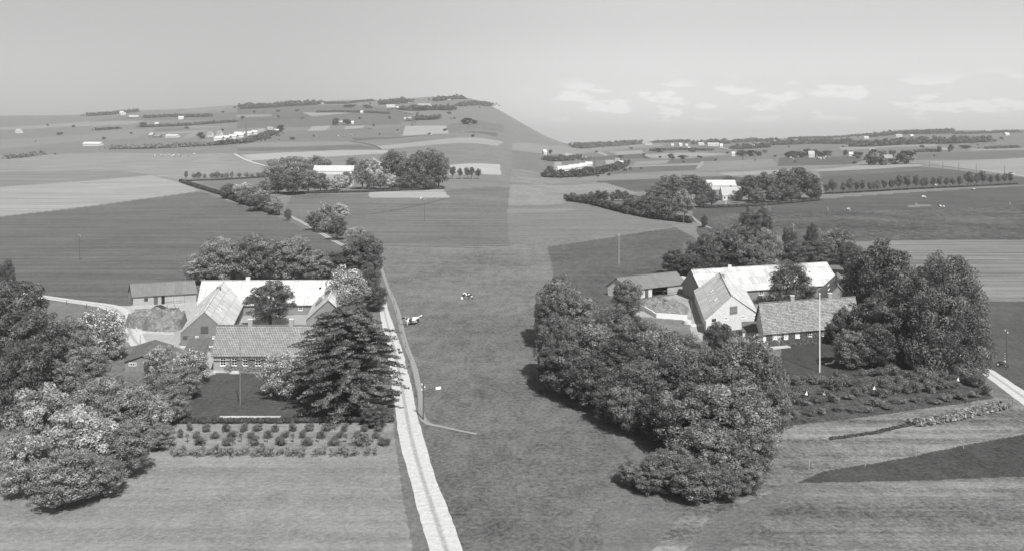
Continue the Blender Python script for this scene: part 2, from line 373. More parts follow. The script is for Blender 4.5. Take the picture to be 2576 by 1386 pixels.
def leafrow(name, pts, h, wd, size, dens, mat, label, cat, kind=None, seed=1, lump=.35, group=None, core=True):
    """a hedge or belt of wood along ground points pts [(X,Y)], h and wd in metres"""
    rng = np.random.default_rng(seed); C = []; r_ = []
    P = [Vector((p[0], p[1], 0)) for p in pts]; o0 = P[0].copy(); o0.z = float(zt(o0.x, o0.y))
    core_mb = MB()
    for a, b in zip(P[:-1], P[1:]):
        L = (b-a).length; d = (b-a)/L; nrm = Vector((-d.y, d.x, 0)); n = max(2, int(L/(h*.45)))
        for i in range(n+1):
            q = a+d*L*i/n
            for j in range(max(1, int(round(wd/(h*.6))))):
                s = q+nrm*rng.uniform(-.5, .5)*max(0, wd-h*.5)+d*rng.uniform(-.2, .2)*h
                hh = h*(1+rng.uniform(-lump, lump)); g = float(zt(s.x, s.y)); rr = h*.38*rng.uniform(.8, 1.2)
                C.append((s.x, s.y, g+max(rr*.6, hh-rr))); r_.append(rr)
                C.append((s.x, s.y, g+hh*.38)); r_.append(rr*1.15)
    if kind == 'stuff' and cat == 'wood':
        C = [(x+rng.normal()*h*.5, y+rng.normal()*h*.9, z+rng.uniform(-.15, .15)*h) for x, y, z in C]; r_ = [q*rng.uniform(.55, 1.25) for q in r_]
        for _ in range(len(C)//8): x, y, z = C[rng.integers(len(C))]; C.append((x+rng.normal()*h*2.2, y+rng.normal()*h*2, float(zt(x, y))+h*.3)); r_.append(h*.3)
    C = np.array(C)-np.array(o0); r_ = np.array(r_)
    n = int(np.sum(4*np.pi*r_**2)*dens/(size*size*1.2))
    Q, tone = leafcloud(C, r_, min(n, 60000), size, seed)
    me = from_quads(name, Q, mat, tone)
    o = bpy.data.objects.new(name, me); COL.objects.link(o); o.location = o0
    return prop(o, label, cat if kind != 'structure' else None, group, kind)

# ------------------------------------------------------------------ ground: one sheet, fields as land cover
GR = .215
FIELDS = []      # (albedo, mottle, stripes, polygon in picture positions turned into ground points)
SIDE = 'L'
def bound(y): return 1283+6*np.sin(y*.02)        # the old boundary between the two estates, a straight line over the fields
def fld(a, m, s, pts):
    if SIDE == 'L': pts = [(x+(200 if y > 455 or not FIELDS else 40+((y*7) % 23)) if x > 1200 else x, y) for x, y in pts]
    else: pts = [(x-160 if x < 1376 else x, y) for x, y in pts]
    FIELDS.append((a, m, s, [gp(x, y) for x, y in pts], SIDE))
def A(*p): return [(x/4.130, 221.8+y/4.130) for x, y in p]
def B(*p): return [(596+x/4.130, 221.8+y/4.130) for x, y in p]
def D(*p): return [(1351.4+x/4.130, 304.9+y/4.130) for x, y in p]
def E(*p): return [(1940.4+x/4.054, 304.9+y/4.054) for x, y in p]
def G(*p): return [(1871+x/3.655, 831.6+y/3.655) for x, y in p]
def F8(*p): return [(1344.4+x/3.125, 762.3+y/3.125) for x, y in p]
# left: far slopes
fld(.19, .2, .3, [(-400, 300), (1230, 262), (1230, 470), (1150, 470), (690, 425), (-400, 425)])
fld(.22, .2, .3, A((0, 540), (850, 490), (1160, 455), (1620, 425), (1510, 480), (1380, 530), (900, 545), (0, 640)))
fld(.15, .2, .3, A((1620, 425), (2000, 415), (1900, 440), (1600, 450)))
fld(.26, .2, .3, A((0, 410), (900, 350), (1500, 345), (1350, 380), (700, 400), (0, 440)))
fld(.15, .2, .3, A((900, 355), (1400, 290), (2550, 250), (2576, 330), (1900, 330)))
fld(.22, .2, .3, A((1800, 260), (1980, 210), (2330, 200), (2290, 240), (1950, 255)))
fld(.28, .2, .3, A((1560, 470), (2160, 435), (2000, 462), (1640, 480)))
fld(.27, .2, .3, A((1940, 415), (2450, 405), (2210, 400), (2000, 395), (1930, 430)))
fld(.25, .2, .3, A((2010, 440), (2160, 445), (1980, 520), (1900, 520)))
fld(.13, .2, .3, B((0, 180), (1100, 180), (1600, 200), (1860, 270), (1740, 300), (1000, 310), (0, 350)))
fld(.24, .2, .3, B((0, 280), (350, 275), (380, 295), (0, 310)))
fld(.30, .2, .3, B((680, 255), (1210, 262), (780, 300)))
fld(.18, .2, .3, B((1700, 210), (2520, 200), (2520, 260), (1850, 265)))
fld(.14, .2, .3, B((0, 360), (780, 300), (1210, 270), (1750, 300), (1700, 380), (500, 410), (0, 420)))
fld(.30, .2, .3, B((780, 400), (980, 392), (920, 440), (730, 452)))
fld(.30, .2, .3, B((1130, 400), (1340, 390), (1290, 420), (1110, 432)))
fld(.17, .2, .5, B((200, 500), (1330, 430), (1740, 400), (1720, 497), (1180, 520), (1200, 550), (100, 570)))
fld(.34, .15, .3, B((1750, 395), (2170, 395), (2205, 475), (1720, 497)))
fld(.16, .2, .5, B((2180, 395), (2530, 385), (2530, 465), (2210, 470)))
fld(.12, .2, .4, B((1180, 520), (2210, 478), (2530, 470), (2530, 510), (1900, 525), (1230, 552)))
fld(.19, .2, .5, B((1230, 552), (2530, 512), (2530, 558), (1420, 602)))
fld(.30, .15, .5, B((1430, 605), (2530, 560), (2530, 605), (1700, 640), (1500, 638)))
fld(.19, .2, .5, B((1500, 640), (2530, 607), (2530, 800), (900, 800)))
fld(.22, .15, .5, B((0, 585), (500, 560), (1170, 560), (1260, 590), (700, 608), (0, 622)))
fld(.14, .2, .6, B((0, 625), (700, 610), (1250, 590), (1500, 635), (800, 650), (0, 658)))
fld(.35, .12, .3, B((40, 695), (800, 657), (1570, 645), (1560, 680), (980, 715), (130, 755)))
fld(.20, .15, .4, B((130, 757), (980, 717), (1560, 682), (1560, 820), (340, 850)))
fld(.38, .1, .2, B((2200, 802), (2560, 795), (2560, 905), (2200, 905)))
fld(.25, .15, .6, [(-300, 400), (250, 385), (590, 387), (610, 400), (655, 418), (660, 433), (452, 452), (300, 430), (-300, 430)])
fld(.21, .15, .6, [(-300, 430), (300, 432), (380, 442), (15, 470), (-300, 500)])
fld(.30, .12, .6, [(-300, 500), (15, 470), (380, 442), (452, 460), (505, 480), (15, 543), (-300, 590)])
fld(.138, .3, .55, [(-300, 590), (15, 545), (505, 482), (700, 545), (830, 602), (960, 620), (960, 700), (700, 760), (330, 772), (200, 760), (60, 738), (-300, 720)])
fld(.17, .15, .3, [(500, 458), (665, 447), (700, 470), (560, 482)])
fld(.165, .3, .6, [(705, 545), (735, 490), (1120, 480), (1230, 470), (1230, 622), (960, 619), (830, 600)])
fld(.34, .15, .6, [(930, 483), (1115, 478), (1133, 498), (925, 497)])
fld(.22, .55, .15, [(955, 622), (1290, 624), (1300, 1110), (1205, 1095), (1090, 1075), (1060, 1055), (1000, 800)])
fld(.21, .55, .1, [(1060, 1060), (1205, 1095), (1290, 1110), (1290, 1400), (1150, 1400), (1090, 1180)])
fld(.20, .3, .2, [(60, 745), (200, 768), (280, 785), (325, 860), (200, 860), (60, 800)])
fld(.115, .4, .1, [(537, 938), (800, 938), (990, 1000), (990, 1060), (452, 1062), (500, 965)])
fld(.30, .3, .5, [(452, 1064), (990, 1062), (1003, 1180), (1040, 1400), (-300, 1400), (-300, 1130), (350, 1150), (440, 1080)])
fld(.46, .25, .0, [(270, 772), (330, 768), (495, 757), (507, 800), (455, 872), (545, 888), (540, 942), (512, 944), (500, 890), (440, 872), (350, 870), (325, 835), (300, 795)])
fld(.40, .2, .0, [(590, 792), (800, 792), (800, 850), (590, 850)])
SIDE = 'R'
fld(.22, .55, .15, [(1300, 380), (1500, 380), (1500, 1400), (1000, 1400)])
# right: far slopes
fld(.17, .2, .3, D((-100, 230), (1400, 200), (2700, 150), (2700, 420), (-100, 470)))
fld(.17, .2, .3, E((0, 150), (2900, 90), (2900, 420), (0, 420)))
fld(.24, .2, .3, D((60, 270), (400, 250), (1300, 240), (1300, 265), (800, 290), (60, 300)))
fld(.36, .1, .2, D((280, 332), (340, 335), (530, 375), (430, 382), (290, 357)))
fld(.33, .1, .5, D((565, 322), (640, 320), (740, 360), (700, 362)))
fld(.30, .2, .6, D((745, 320), (1080, 303), (1115, 335), (830, 355)))
fld(.11, .2, .4, D((440, 392), (700, 362), (1060, 345), (1180, 388), (900, 400), (440, 412)))
fld(.30, .2, .3, D((1080, 350), (1700, 330), (2050, 345), (1500, 395), (1190, 390)))
fld(.26, .2, .3, D((1020, 425), (1380, 405), (1340, 440), (1000, 460)))
fld(.12, .2, .5, D((1380, 405), (1890, 375), (1860, 415), (1710, 430), (1340, 442)))
fld(.28, .2, .3, D((870, 480), (1000, 465), (1700, 440), (1690, 458), (900, 490)))
fld(.13, .3, .5, D((820, 505), (1000, 480), (1690, 460), (1640, 515), (700, 558)))
fld(.22, .2, .7, D((1720, 420), (2440, 395), (2510, 465), (1670, 512)))
fld(.19, .3, .5, D((1720, 527), (2440, 487), (2700, 470), (2700, 500), (1800, 535)))
fld(.29, .15, .3, D((1870, 545), (2400, 513), (2700, 500), (2700, 540), (2000, 570)))
fld(.22, .25, .6, D((-80, 605), (700, 560), (1640, 518), (1980, 568), (1300, 595), (600, 620), (-80, 660)))
fld(.11, .3, .6, D((600, 625), (1300, 597), (1980, 570), (2300, 600), (2200, 720), (1000, 730), (760, 690)))
fld(.25, .35, .3, D((-80, 680), (700, 640), (900, 700), (1060, 760), (400, 760), (280, 860), (-80, 940)))
fld(.15, .3, .3, D((680, 850), (960, 820), (1100, 870), (900, 900)))
fld(.19, .25, .4, D((-80, 900), (300, 868), (850, 955), (1300, 1040), (1450, 1100), (-80, 1310)))
fld(.22, .15, .3, D((-80, 925), (350, 910), (420, 925), (-80, 985)))
fld(.27, .2, .4, E((690, 265), (1420, 240), (1650, 220), (1700, 262), (720, 300)))
fld(.14, .3, .4, E((1450, 335), (2900, 300), (2900, 370), (1480, 400)))
fld(.25, .2, .4, E((2020, 285), (2900, 270), (2900, 300), (2050, 305)))
fld(.28, .2, .6, E((1560, 415), (2480, 380), (2900, 370), (2900, 600), (2440, 548), (2100, 490)))
fld(.11, .2, .3, E((80, 375), (800, 362), (950, 395), (850, 440), (60, 460)))
fld(.30, .15, .3, E((400, 500), (950, 450), (1560, 445), (1500, 462), (480, 512)))
fld(.14, .5, .2, E((480, 515), (1500, 465), (1800, 490), (500, 560)))
fld(.105, .3, .3, E((500, 562), (1800, 492), (2430, 560), (2900, 620), (2900, 640), (540, 745)))
fld(.105, .35, .5, [(2060, 500), (2576, 468), (2800, 455), (2800, 510), (2576, 520), (2170, 532), (1745, 560), (1740, 520)])
fld(.20, .25, .0, E((500, 755), (700, 770), (690, 785), (490, 790)))
fld(.21, .25, .0, E((1390, 860), (1600, 850), (1640, 868), (1400, 882)))
fld(.15, 1.2, .1, [(1750, 575), (1800, 550), (1830, 535), (2170, 531), (2576, 518), (2800, 510), (2800, 600), (2200, 606), (1900, 620), (1760, 600)])
fld(.20, .2, 1.0, [(2190, 606), (2800, 600), (2800, 760), (2480, 755), (2330, 690)])
fld(.12, .4, .1, [(2480, 757), (2800, 760), (2800, 1120), (2556, 980), (2445, 905), (2420, 800)])
fld(.14, .6, .2, [(1392, 680), (1378, 622), (1700, 572), (1750, 600), (1760, 700), (1590, 770), (1540, 860), (1420, 960), (1377, 840)])

fld(.42, .25, .0, [(1600, 762), (1640, 752), (1725, 737), (1760, 708), (1770, 760), (1785, 835), (1800, 900), (1760, 880), (1745, 850), (1730, 806), (1600, 795)])
fld(.30, .2, .0, [(1900, 765), (2120, 745), (2120, 800), (1900, 830)])
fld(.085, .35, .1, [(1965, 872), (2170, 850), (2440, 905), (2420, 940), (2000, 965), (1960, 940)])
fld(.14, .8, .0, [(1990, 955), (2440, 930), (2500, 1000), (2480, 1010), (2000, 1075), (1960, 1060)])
fld(.30, .55, 1.1, G((-100, 1200), (300, 880), (560, 858), (1500, 740), (2300, 620), (3000, 500), (3000, 860), (2500, 962), (1500, 1160), (750, 1290), (-300, 1700), (-600, 2100), (-900, 2100), (-300, 1350)))
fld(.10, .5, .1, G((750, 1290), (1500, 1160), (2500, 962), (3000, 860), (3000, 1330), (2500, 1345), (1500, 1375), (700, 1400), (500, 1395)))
fld(.26, .5, 1.0, G((520, 1400), (700, 1402), (1500, 1377), (2500, 1347), (3000, 1332), (3000, 2200), (-300, 2200)))
fld(.22, .55, .15, F8((-60, 600), (95, 690), (550, 880), (650, 1100), (760, 1230), (600, 1350), (500, 2100), (-60, 2100)))

def in_poly(x, y, P):
    ins = np.zeros(x.shape, bool); n = len(P)
    for i in range(n):
        x0, y0 = P[i]; x1, y1 = P[(i+1) % n]
        if y0 == y1: continue
        c = ((y0 > y) != (y1 > y)) & (x < (x1-x0)*(y-y0)/(y1-y0)+x0); ins ^= c
    return ins
def build_ground():
    tin = np.linspace(-.615, .615, 1180)
    tt = np.concatenate([np.linspace(-1.6, -.64, 50), tin, np.linspace(.64, 1.6, 50)])
    dys = np.linspace(1500, 150, 620); Y1 = CAM_H*FL/dys
    Y1 = np.concatenate([np.linspace(20, Y1[0]-.5, 12), Y1])
    Y2 = np.geomspace(Y1[-1]*1.004, 3000, 330); Y3 = np.array([3060, 3200, 3500, 4000, 4500])
    YY = np.concatenate([Y1, Y2, Y3])
    T, Yg = np.meshgrid(tt, YY); X = T*Yg; Z = zt(X, Yg)
    nr, nc = X.shape
    co = np.stack([X, Yg, Z], -1).reshape(-1, 3).astype('f')
    me = bpy.data.meshes.new('ground'); me.vertices.add(nr*nc); me.vertices.foreach_set('co', co.ravel())
    i = np.arange(nr*nc).reshape(nr, nc); q = np.stack([i[:-1, :-1], i[:-1, 1:], i[1:, 1:], i[1:, :-1]], -1).reshape(-1).astype('i')
    nf = len(q)//4; me.loops.add(nf*4); me.loops.foreach_set('vertex_index', q); me.polygons.add(nf); me.polygons.foreach_set('loop_start', np.arange(0, nf*4, 4, dtype='i'))
    me.polygons.foreach_set('use_smooth', np.ones(nf, bool)); me.update(calc_edges=True)
    # wavering field edges
    Yw = Yg; wx = X+np.sin(Yw*2.1)*.06+np.sin(Yw*.31+2)*.05+np.sin(Yw*5.3)*.04; wy = Yg+np.sin(X*1.1+1)*.08+np.sin(X*.29)*.12
    c = np.zeros(X.shape+(4,), 'f'); c[..., 0] = GR; c[..., 1] = .35; c[..., 2] = .2; c[..., 3] = 1
    px_v, py_v = HX+FL*X/Yg, HY+FL*(CAM_H-Z)/Yg
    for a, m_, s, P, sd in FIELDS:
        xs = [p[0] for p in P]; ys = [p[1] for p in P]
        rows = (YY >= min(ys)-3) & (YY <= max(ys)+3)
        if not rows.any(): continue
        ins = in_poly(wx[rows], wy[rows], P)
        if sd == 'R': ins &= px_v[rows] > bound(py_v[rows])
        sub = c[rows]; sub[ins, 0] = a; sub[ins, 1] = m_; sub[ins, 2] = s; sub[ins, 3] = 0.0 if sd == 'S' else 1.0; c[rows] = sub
    at = me.attributes.new('cover', 'FLOAT_COLOR', 'POINT'); at.data.foreach_set('color', c.reshape(-1, 4).ravel())
    m, t, b = newmat('farmland', .95); b.inputs['Specular IOR Level'].default_value = .1; g = NG(t)
    an = g.n('ShaderNodeAttribute', attribute_name='cover'); sc = g.n('ShaderNodeSeparateColor'); g.l(an.outputs['Color'], sc.inputs[0])
    geo = g.n('ShaderNodeNewGeometry'); P = geo.outputs['Position']
    big = g.rng(g.noise(P, .03, 3), .3, .7, -1, 1); med = g.rng(g.noise(P, .35, 5, .7, (1, .6, 1)), .3, .7, -1, 1); fine = g.rng(g.noise(P, 1.6, 6, .85), .35, .65, -1, 1)
    st = g.rng(g.noise(P, 1.0, 3, .6, (.012, .28, 1)), .35, .65, -1, 1)
    st2 = g.rng(g.noise(P, 1.0, 3, .6, (.9, .01, 1)), .35, .65, -1, 1); ns = g.m('SUBTRACT', 1.0, an.outputs['Alpha'])
    st = g.m('ADD', g.m('MULTIPLY', st, an.outputs['Alpha']), g.m('MULTIPLY', st2, ns))
    mot = g.m('MULTIPLY', sc.outputs[1], g.m('ADD', g.m('MULTIPLY', big, .35), g.m('ADD', g.m('MULTIPLY', med, .5), g.m('MULTIPLY', fine, 1.0))))
    tot = g.m('ADD', g.m('ADD', 1.0, mot), g.m('MULTIPLY', g.m('MULTIPLY', sc.outputs[2], st), .34))
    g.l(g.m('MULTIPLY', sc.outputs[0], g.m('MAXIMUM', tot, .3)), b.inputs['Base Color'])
    hgt = g.m('ADD', g.m('MULTIPLY', fine, .6), g.m('MULTIPLY', med, .4)); g.bump(g.m('MULTIPLY', hgt, sc.outputs[1]), b, .35, .9)
    me.materials.append(m); o = bpy.data.objects.new('ground', me); COL.objects.link(o); o['kind'] = 'structure'
build_ground()
def roadmat(name, a, mid, amp=.15):
    m, t, b = newmat(name, .95); g = NG(t); uv = g.n('ShaderNodeUVMap'); s = g.n('ShaderNodeSeparateXYZ'); g.l(uv.outputs[0], s.inputs[0])
    geo = g.n('ShaderNodeNewGeometry'); n = g.rng(g.noise(geo.outputs['Position'], 1.5, 5, .7), .3, .7, -1, 1)
    d = g.m('ABSOLUTE', g.m('SUBTRACT', g.m('ADD', s.outputs[0], g.m('MULTIPLY', n, .03)), .5)); mask = g.rng(d, .04, .12, 1, 0)
    mask = g.m('MULTIPLY', mask, g.rng(n, -.6, .3, .3, 1)); c = g.m('MULTIPLY', a, g.m('ADD', 1.0, g.m('MULTIPLY', n, amp)))
    c = g.m('SUBTRACT', c, g.m('MULTIPLY', mask, a-mid)); g.l(c, b.inputs['Base Color']); g.bump(n, b, .05); return m
M_road = roadmat('gravel', .55, .30); M_road2 = roadmat('worn_earth_track', .40, .15); M_path = roadmat('trodden_earth', .30, .28); M_line = roadmat('field_boundary_grass', .07, .07); M_ditch = roadmat('rank_grass', .105, .105)
def path(name, pts, w, mat, smooth=3, hz=.025):
    """ribbon over the ground; pts in picture positions, w in metres (one or per point)"""
    P = [gp(*p) for p in pts]; ws = w if isinstance(w, (list, tuple)) else [w]*len(P)
    Q = []
    n = len(P)
    for i in range(n-1):
        p0 = P[max(i-1, 0)]; p1 = P[i]; p2 = P[i+1]; p3 = P[min(i+2, n-1)]
        L = math.dist(p1, p2); k = max(2, min(60, int(L/1.4)))
        for j in range(k):
            u = j/k; f = lambda a: .5*((2*p1[a])+(-p0[a]+p2[a])*u+(2*p0[a]-5*p1[a]+4*p2[a]-p3[a])*u*u+(-p0[a]+3*p1[a]-3*p2[a]+p3[a])*u**3)
            Q.append((f(0), f(1), ws[i]+(ws[i+1]-ws[i])*u))
    Q.append((P[-1][0], P[-1][1], ws[-1])); mb = MB(); prev = None; dist = 0; rnd = random.Random(len(Q))
    for i, (x, y, ww) in enumerate(Q):
        a = Q[max(i-1, 0)]; b = Q[min(i+1, len(Q)-1)]; d = Vector((b[0]-a[0], b[1]-a[1])).normalized(); nrm = Vector((-d.y, d.x))
        o = hz+max(0, y-350)*.0006; e = ww*.5*(1+rnd.uniform(-.035, .035)+.04*math.sin(i*.37))
        l = (x+nrm.x*e, y+nrm.y*e); r = (x-nrm.x*e, y-nrm.y*e)
        L3 = (l[0], l[1], float(zt(*l))+o); R3 = (r[0], r[1], float(zt(*r))+o)
        if prev:
            d0 = dist; dist += math.dist((x, y), prev[2]); mb.poly((prev[1], R3, L3, prev[0]), [(1, d0), (1, dist), (0, dist), (0, d0)])
        prev = (L3, R3, (x, y))
    o = mb.build(name, mat); o['kind'] = 'structure'; return o
path('gravel_road', [(960, 745), (968, 790), (985, 850), (998, 905), (1012, 980), (1030, 1080), (1058, 1185), (1105, 1330), (1135, 1420)], [1.6, 2.2, 2.6, 3.0, 3.1, 3.2, 3.2, 3.2, 3.2], M_road)
path('footpath', [(955, 662), (975, 719), (999, 780), (1017, 855), (1041, 921), (1057, 996), (1066, 1057), (1116, 1074), (1200, 1092)], [.8, .9, 1.1, 1.0, 1.0, .9, .9, .7, .6], M_path, hz=.05)
path('farm_track', [(-60, 722), (75, 742), (180, 757), (280, 773), (312, 800), (332, 845), (350, 868)], [2.6, 2.8, 3, 4, 4.6, 4.2, 3], M_road, hz=.03)
path('farm_track', [(722, 541), (760, 560), (800, 582), (840, 606), (880, 625)], 2.0, M_road2)
path('field_track', [(590, 388), (600, 394), (620, 404), (650, 414), (690, 424)], 3.0, M_road)
path('field_track', B((1420, 208), (1560, 218), (1680, 240), (1860, 272)), 8, M_path)
path('field_boundary', B((0, 357), (770, 300), (1210, 268)), 5, M_line)
path('field_boundary', [(830, 545), (960, 535), (1133, 499)], .7, M_line)
path('field_boundary', [(965, 619), (1080, 621), (1230, 625)], .9, M_line)
path('field_boundary', B((1180, 553), (1300, 573), (1420, 602), (1500, 637)), 1.6, M_line)
path('field_boundary', B((500, 466), (1330, 430), (1330, 422)), 3, M_line)
path('gravel_road', [(2410, 882), (2450, 912), (2500, 946), (2560, 988), (2640, 1045)], [2.0, 2.6, 3.0, 3.1, 3.2], M_road)
path('country_road', E((1440, 428), (1750, 455), (2100, 500), (2480, 552), (2700, 590)), 5, M_road2)
path('field_boundary', E((2070, 495), (2300, 490), (2700, 480)), 1.5, M_line)
path('field_track', D((1660, 500), (1690, 470), (1720, 425)), 4, M_path)
path('village_road', D((1680, 265), (1880, 280), (2020, 308)), 9, M_path)
path('farm_track', [(1740, 545), (1760, 562), (1790, 575)], 1.4, M_path)
path('field_boundary', D((1100, 345), (1180, 388), (1700, 372)), 4, M_line)

# ------------------------------------------------------------------ buildings
def ray_wall(px, py, P0, P1):
    d = Vector(((px-HX)/FL, 1, -(py-HY)/FL)); e = Vector((P1[0]-P0[0], P1[1]-P0[1])); n = Vector((-e.y, e.x)); L = e.length
    k = (P0[0]*n.x+P0[1]*n.y)/(d.x*n.x+d.y*n.y); q = d*k; return ((q.x-P0[0])*e.x+(q.y-P0[1])*e.y)/L, CAM_H+q.z
class Wall:
    def __init__(s, P0, P1, inside):
        s.P0 = Vector((P0[0], P0[1])); s.P1 = Vector((P1[0], P1[1])); s.e = (s.P1-s.P0).normalized(); s.L = (s.P1-s.P0).length
        n = Vector((-s.e.y, s.e.x)); s.n = -n if (Vector(inside)-s.P0).dot(n) > 0 else n
    def pt(s, a, z, out): q = s.P0+s.e*a+s.n*out; return (q.x, q.y, z)
    def box(s, mb, a0, a1, z0, z1, o0, o1):
        mb.hexa([s.pt(a0, z0, o1), s.pt(a1, z0, o1), s.pt(a1, z0, o0), s.pt(a0, z0, o0)], [s.pt(a0, z1, o1), s.pt(a1, z1, o1), s.pt(a1, z1, o0), s.pt(a0, z1, o0)])
    def px(s, x0, y0, x1, y1):
        a0, z1 = ray_wall(x0, y0, s.P0, s.P1); a1, _ = ray_wall(x1, y0, s.P0, s.P1); _, z0 = ray_wall((x0+x1)/2, y1, s.P0, s.P1); return min(a0, a1), max(a0, a1), z0, z1
    def window(s, root, a0, a1, z0, z1, cols=2, rows=3, frame=M_white, fw=.09, sill=True, pane=M_glass, name='window'):
        f = MB()
        s.box(f, a0, a0+fw, z0, z1, 0, .06); s.box(f, a1-fw, a1, z0, z1, 0, .06); s.box(f, a0+fw, a1-fw, z1-fw, z1, 0, .06); s.box(f, a0+fw, a1-fw, z0, z0+fw, 0, .06)
        for i in range(1, cols): x = a0+(a1-a0)*i/cols; s.box(f, x-fw*.35, x+fw*.35, z0+fw, z1-fw, .012, .05)
        for i in range(1, rows): z = z0+(z1-z0)*i/rows; s.box(f, a0+fw, a1-fw, z-fw*.3, z+fw*.3, .014, .045)
        w = f.build(name, frame, root)
        p = MB(); s.box(p, a0+fw, a1-fw, z0+fw, z1-fw, -.01, .008); p.build('pane', pane, w)
        if sill: q = MB(); s.box(q, a0-.06, a1+.06, z0-.12, z0-.004, 0, .12); q.build('sill', frame, w)
        return w
    def door(s, root, a0, a1, z0, z1, mat, name='door', out=.05, label=None, frame=None):
        m_ = MB(); s.box(m_, a0, a1, z0, z1, 0, out); d = m_.build(name, mat, root)
        if name == 'door':
            h = MB(); s.box(h, a1-.18, a1-.10, (z0+z1)/2-.1, (z0+z1)/2+.06, out, out+.06); h.build('handle', M_iron, d)
        if name in ('hatch', 'barn_door', 'sliding_door'):
            for zz in (z0+(z1-z0)*.2, z0+(z1-z0)*.8): h = MB(); s.box(h, a0+.05, a1-.05, zz-.04, zz+.04, out, out+.03); h.build('brace', M_greyd, d)
        if label: d['label'] = label
        return d
def gable(name, label, cat, a, b, c, d, ze, zr, mw, mr, over=.35, segs=None, group=None, th=.22, vo=.3, gablemat=None, cap=True, zb=0.0, shift=0):
    """eave walls a-b and d-c, gables a-d and b-c; ridge from mid(a,d) to mid(b,c)"""
    a, b, c, d = [Vector((q[0], q[1])) for q in (a, b, c, d)]; ctr = (a+b+c+d)/4
    root = empty(name, (ctr.x, ctr.y, zb), label, cat, group); V3 = lambda q, z: Vector((q.x, q.y, zb+z))
    mb = MB(); WA = Wall(a, b, ctr); WB = Wall(d, c, ctr); WG0 = Wall(a, d, ctr); WG1 = Wall(b, c, ctr)
    for w_ in (WA, WB): w_.zb = zb
    for s0, s1 in (segs or [(0, 1)]): WA.box(mb, s0*WA.L, s1*WA.L, zb-.3, zb+ze, -th, 0)
    WB.box(mb, 0, WB.L, zb-.3, zb+ze, -th, 0)
    for w_ in (WG0, WG1): w_.box(mb, th+.003, w_.L-th-.003, zb-.3, zb+ze, -th, 0)
    for w_ in (WG0, WG1):
        p = [w_.pt(.003, zb+ze+.002, 0), w_.pt(w_.L-.003, zb+ze+.002, 0), w_.pt(w_.L/2, zb+zr-.02, 0)]; q = [w_.pt(.003, zb+ze+.002, -th), w_.pt(w_.L-.003, zb+ze+.002, -th), w_.pt(w_.L/2, zb+zr-.02, -th)]
        mb.poly(p); mb.poly(q[::-1])
        for i in range(3): j = (i+1) % 3; mb.poly((p[i], q[i], q[j], p[j]))
    mb.build('wall', mw, root)
    r0 = (a+d)/2; r1 = (b+c)/2; e = (r1-r0).normalized(); rf = MB(); r0o = r0-e*vo; r1o = r1+e*vo
    for p0, p1, w_ in ((a, b, WA), (d, c, WB)):
        half = max(.5, ((p0+p1)/2-(r0+r1)/2).length); drop = (zr-ze)/half*over
        e0 = p0-e*vo+w_.n*over; e1 = p1+e*vo+w_.n*over
        lo = [V3(e0, ze-drop), V3(e1, ze-drop)]; hi = [V3(r1o, zr), V3(r0o, zr)]
        t = Vector((0, 0, .13)); B4 = [lo[0], lo[1], hi[0], hi[1]]
        rf.hexa(B4, [q+t for q in B4])
    ro = rf.build('roof', mr, root)
    if cap: k = MB(); k.bar(V3(r0o, zr+.15), V3(r1o, zr+.15), .34, .10); k.build('ridge_cap', mr, ro)
    return dict(root=root, roof=ro, A=WA, B=WB, G0=WG0, G1=WG1, r0=r0, r1=r1, zr=zr, ze=ze, a=a, b=b, c=c, d=d, zb=zb)
def on_slope(h, side, u, v):
    """point on the roof: u along the ridge, v 0 at ridge 1 at eave"""
    p0, p1 = (h['a'], h['b']) if side == 'A' else (h['d'], h['c'])
    e = p0.lerp(p1, u); r = h['r0'].lerp(h['r1'], u); q = r.lerp(e, v); return Vector((q.x, q.y, h['zb']+h['zr']+(h['ze']-h['zr'])*v+.13))
def skylight(h, side, u, v, wu=.012, wv=.09, pane=M_glass):
    P = [on_slope(h, side, u-wu, v+wv), on_slope(h, side, u+wu, v+wv), on_slope(h, side, u+wu, v-wv), on_slope(h, side, u-wu, v-wv)]
    n = (P[1]-P[0]).cross(P[3]-P[0]).normalized(); n = n if n.z > 0 else -n
    f = MB(); f.hexa([p+n*.004 for p in P], [p+n*.12 for p in P]); s = f.build('skylight', M_white, h['roof'])
    c = sum(P, Vector())/4; Pi = [c+(p-c)*.72 for p in P]; g = MB(); g.hexa([p+n*.1 for p in Pi], [p+n*.128 for p in Pi]); g.build('pane', pane, h['roof'])
def chimney(h, u, w=.75, hh=1.1, mat=M_brick, cap=True):
    q = h['r0'].lerp(h['r1'], u); z = h['zb']+h['zr']; m_ = MB(); m_.box(q.x-w/2, q.x+w/2, q.y-w*.38, q.y+w*.38, z-.45, z+hh); o = m_.build('chimney', mat, h['roof'])
    if cap: k = MB(); k.box(q.x-w/2-.07, q.x+w/2+.07, q.y-w*.38-.07, q.y+w*.38+.07, z+hh+.002, z+hh+.14); k.build('chimney_cap', M_concp, h['roof'])
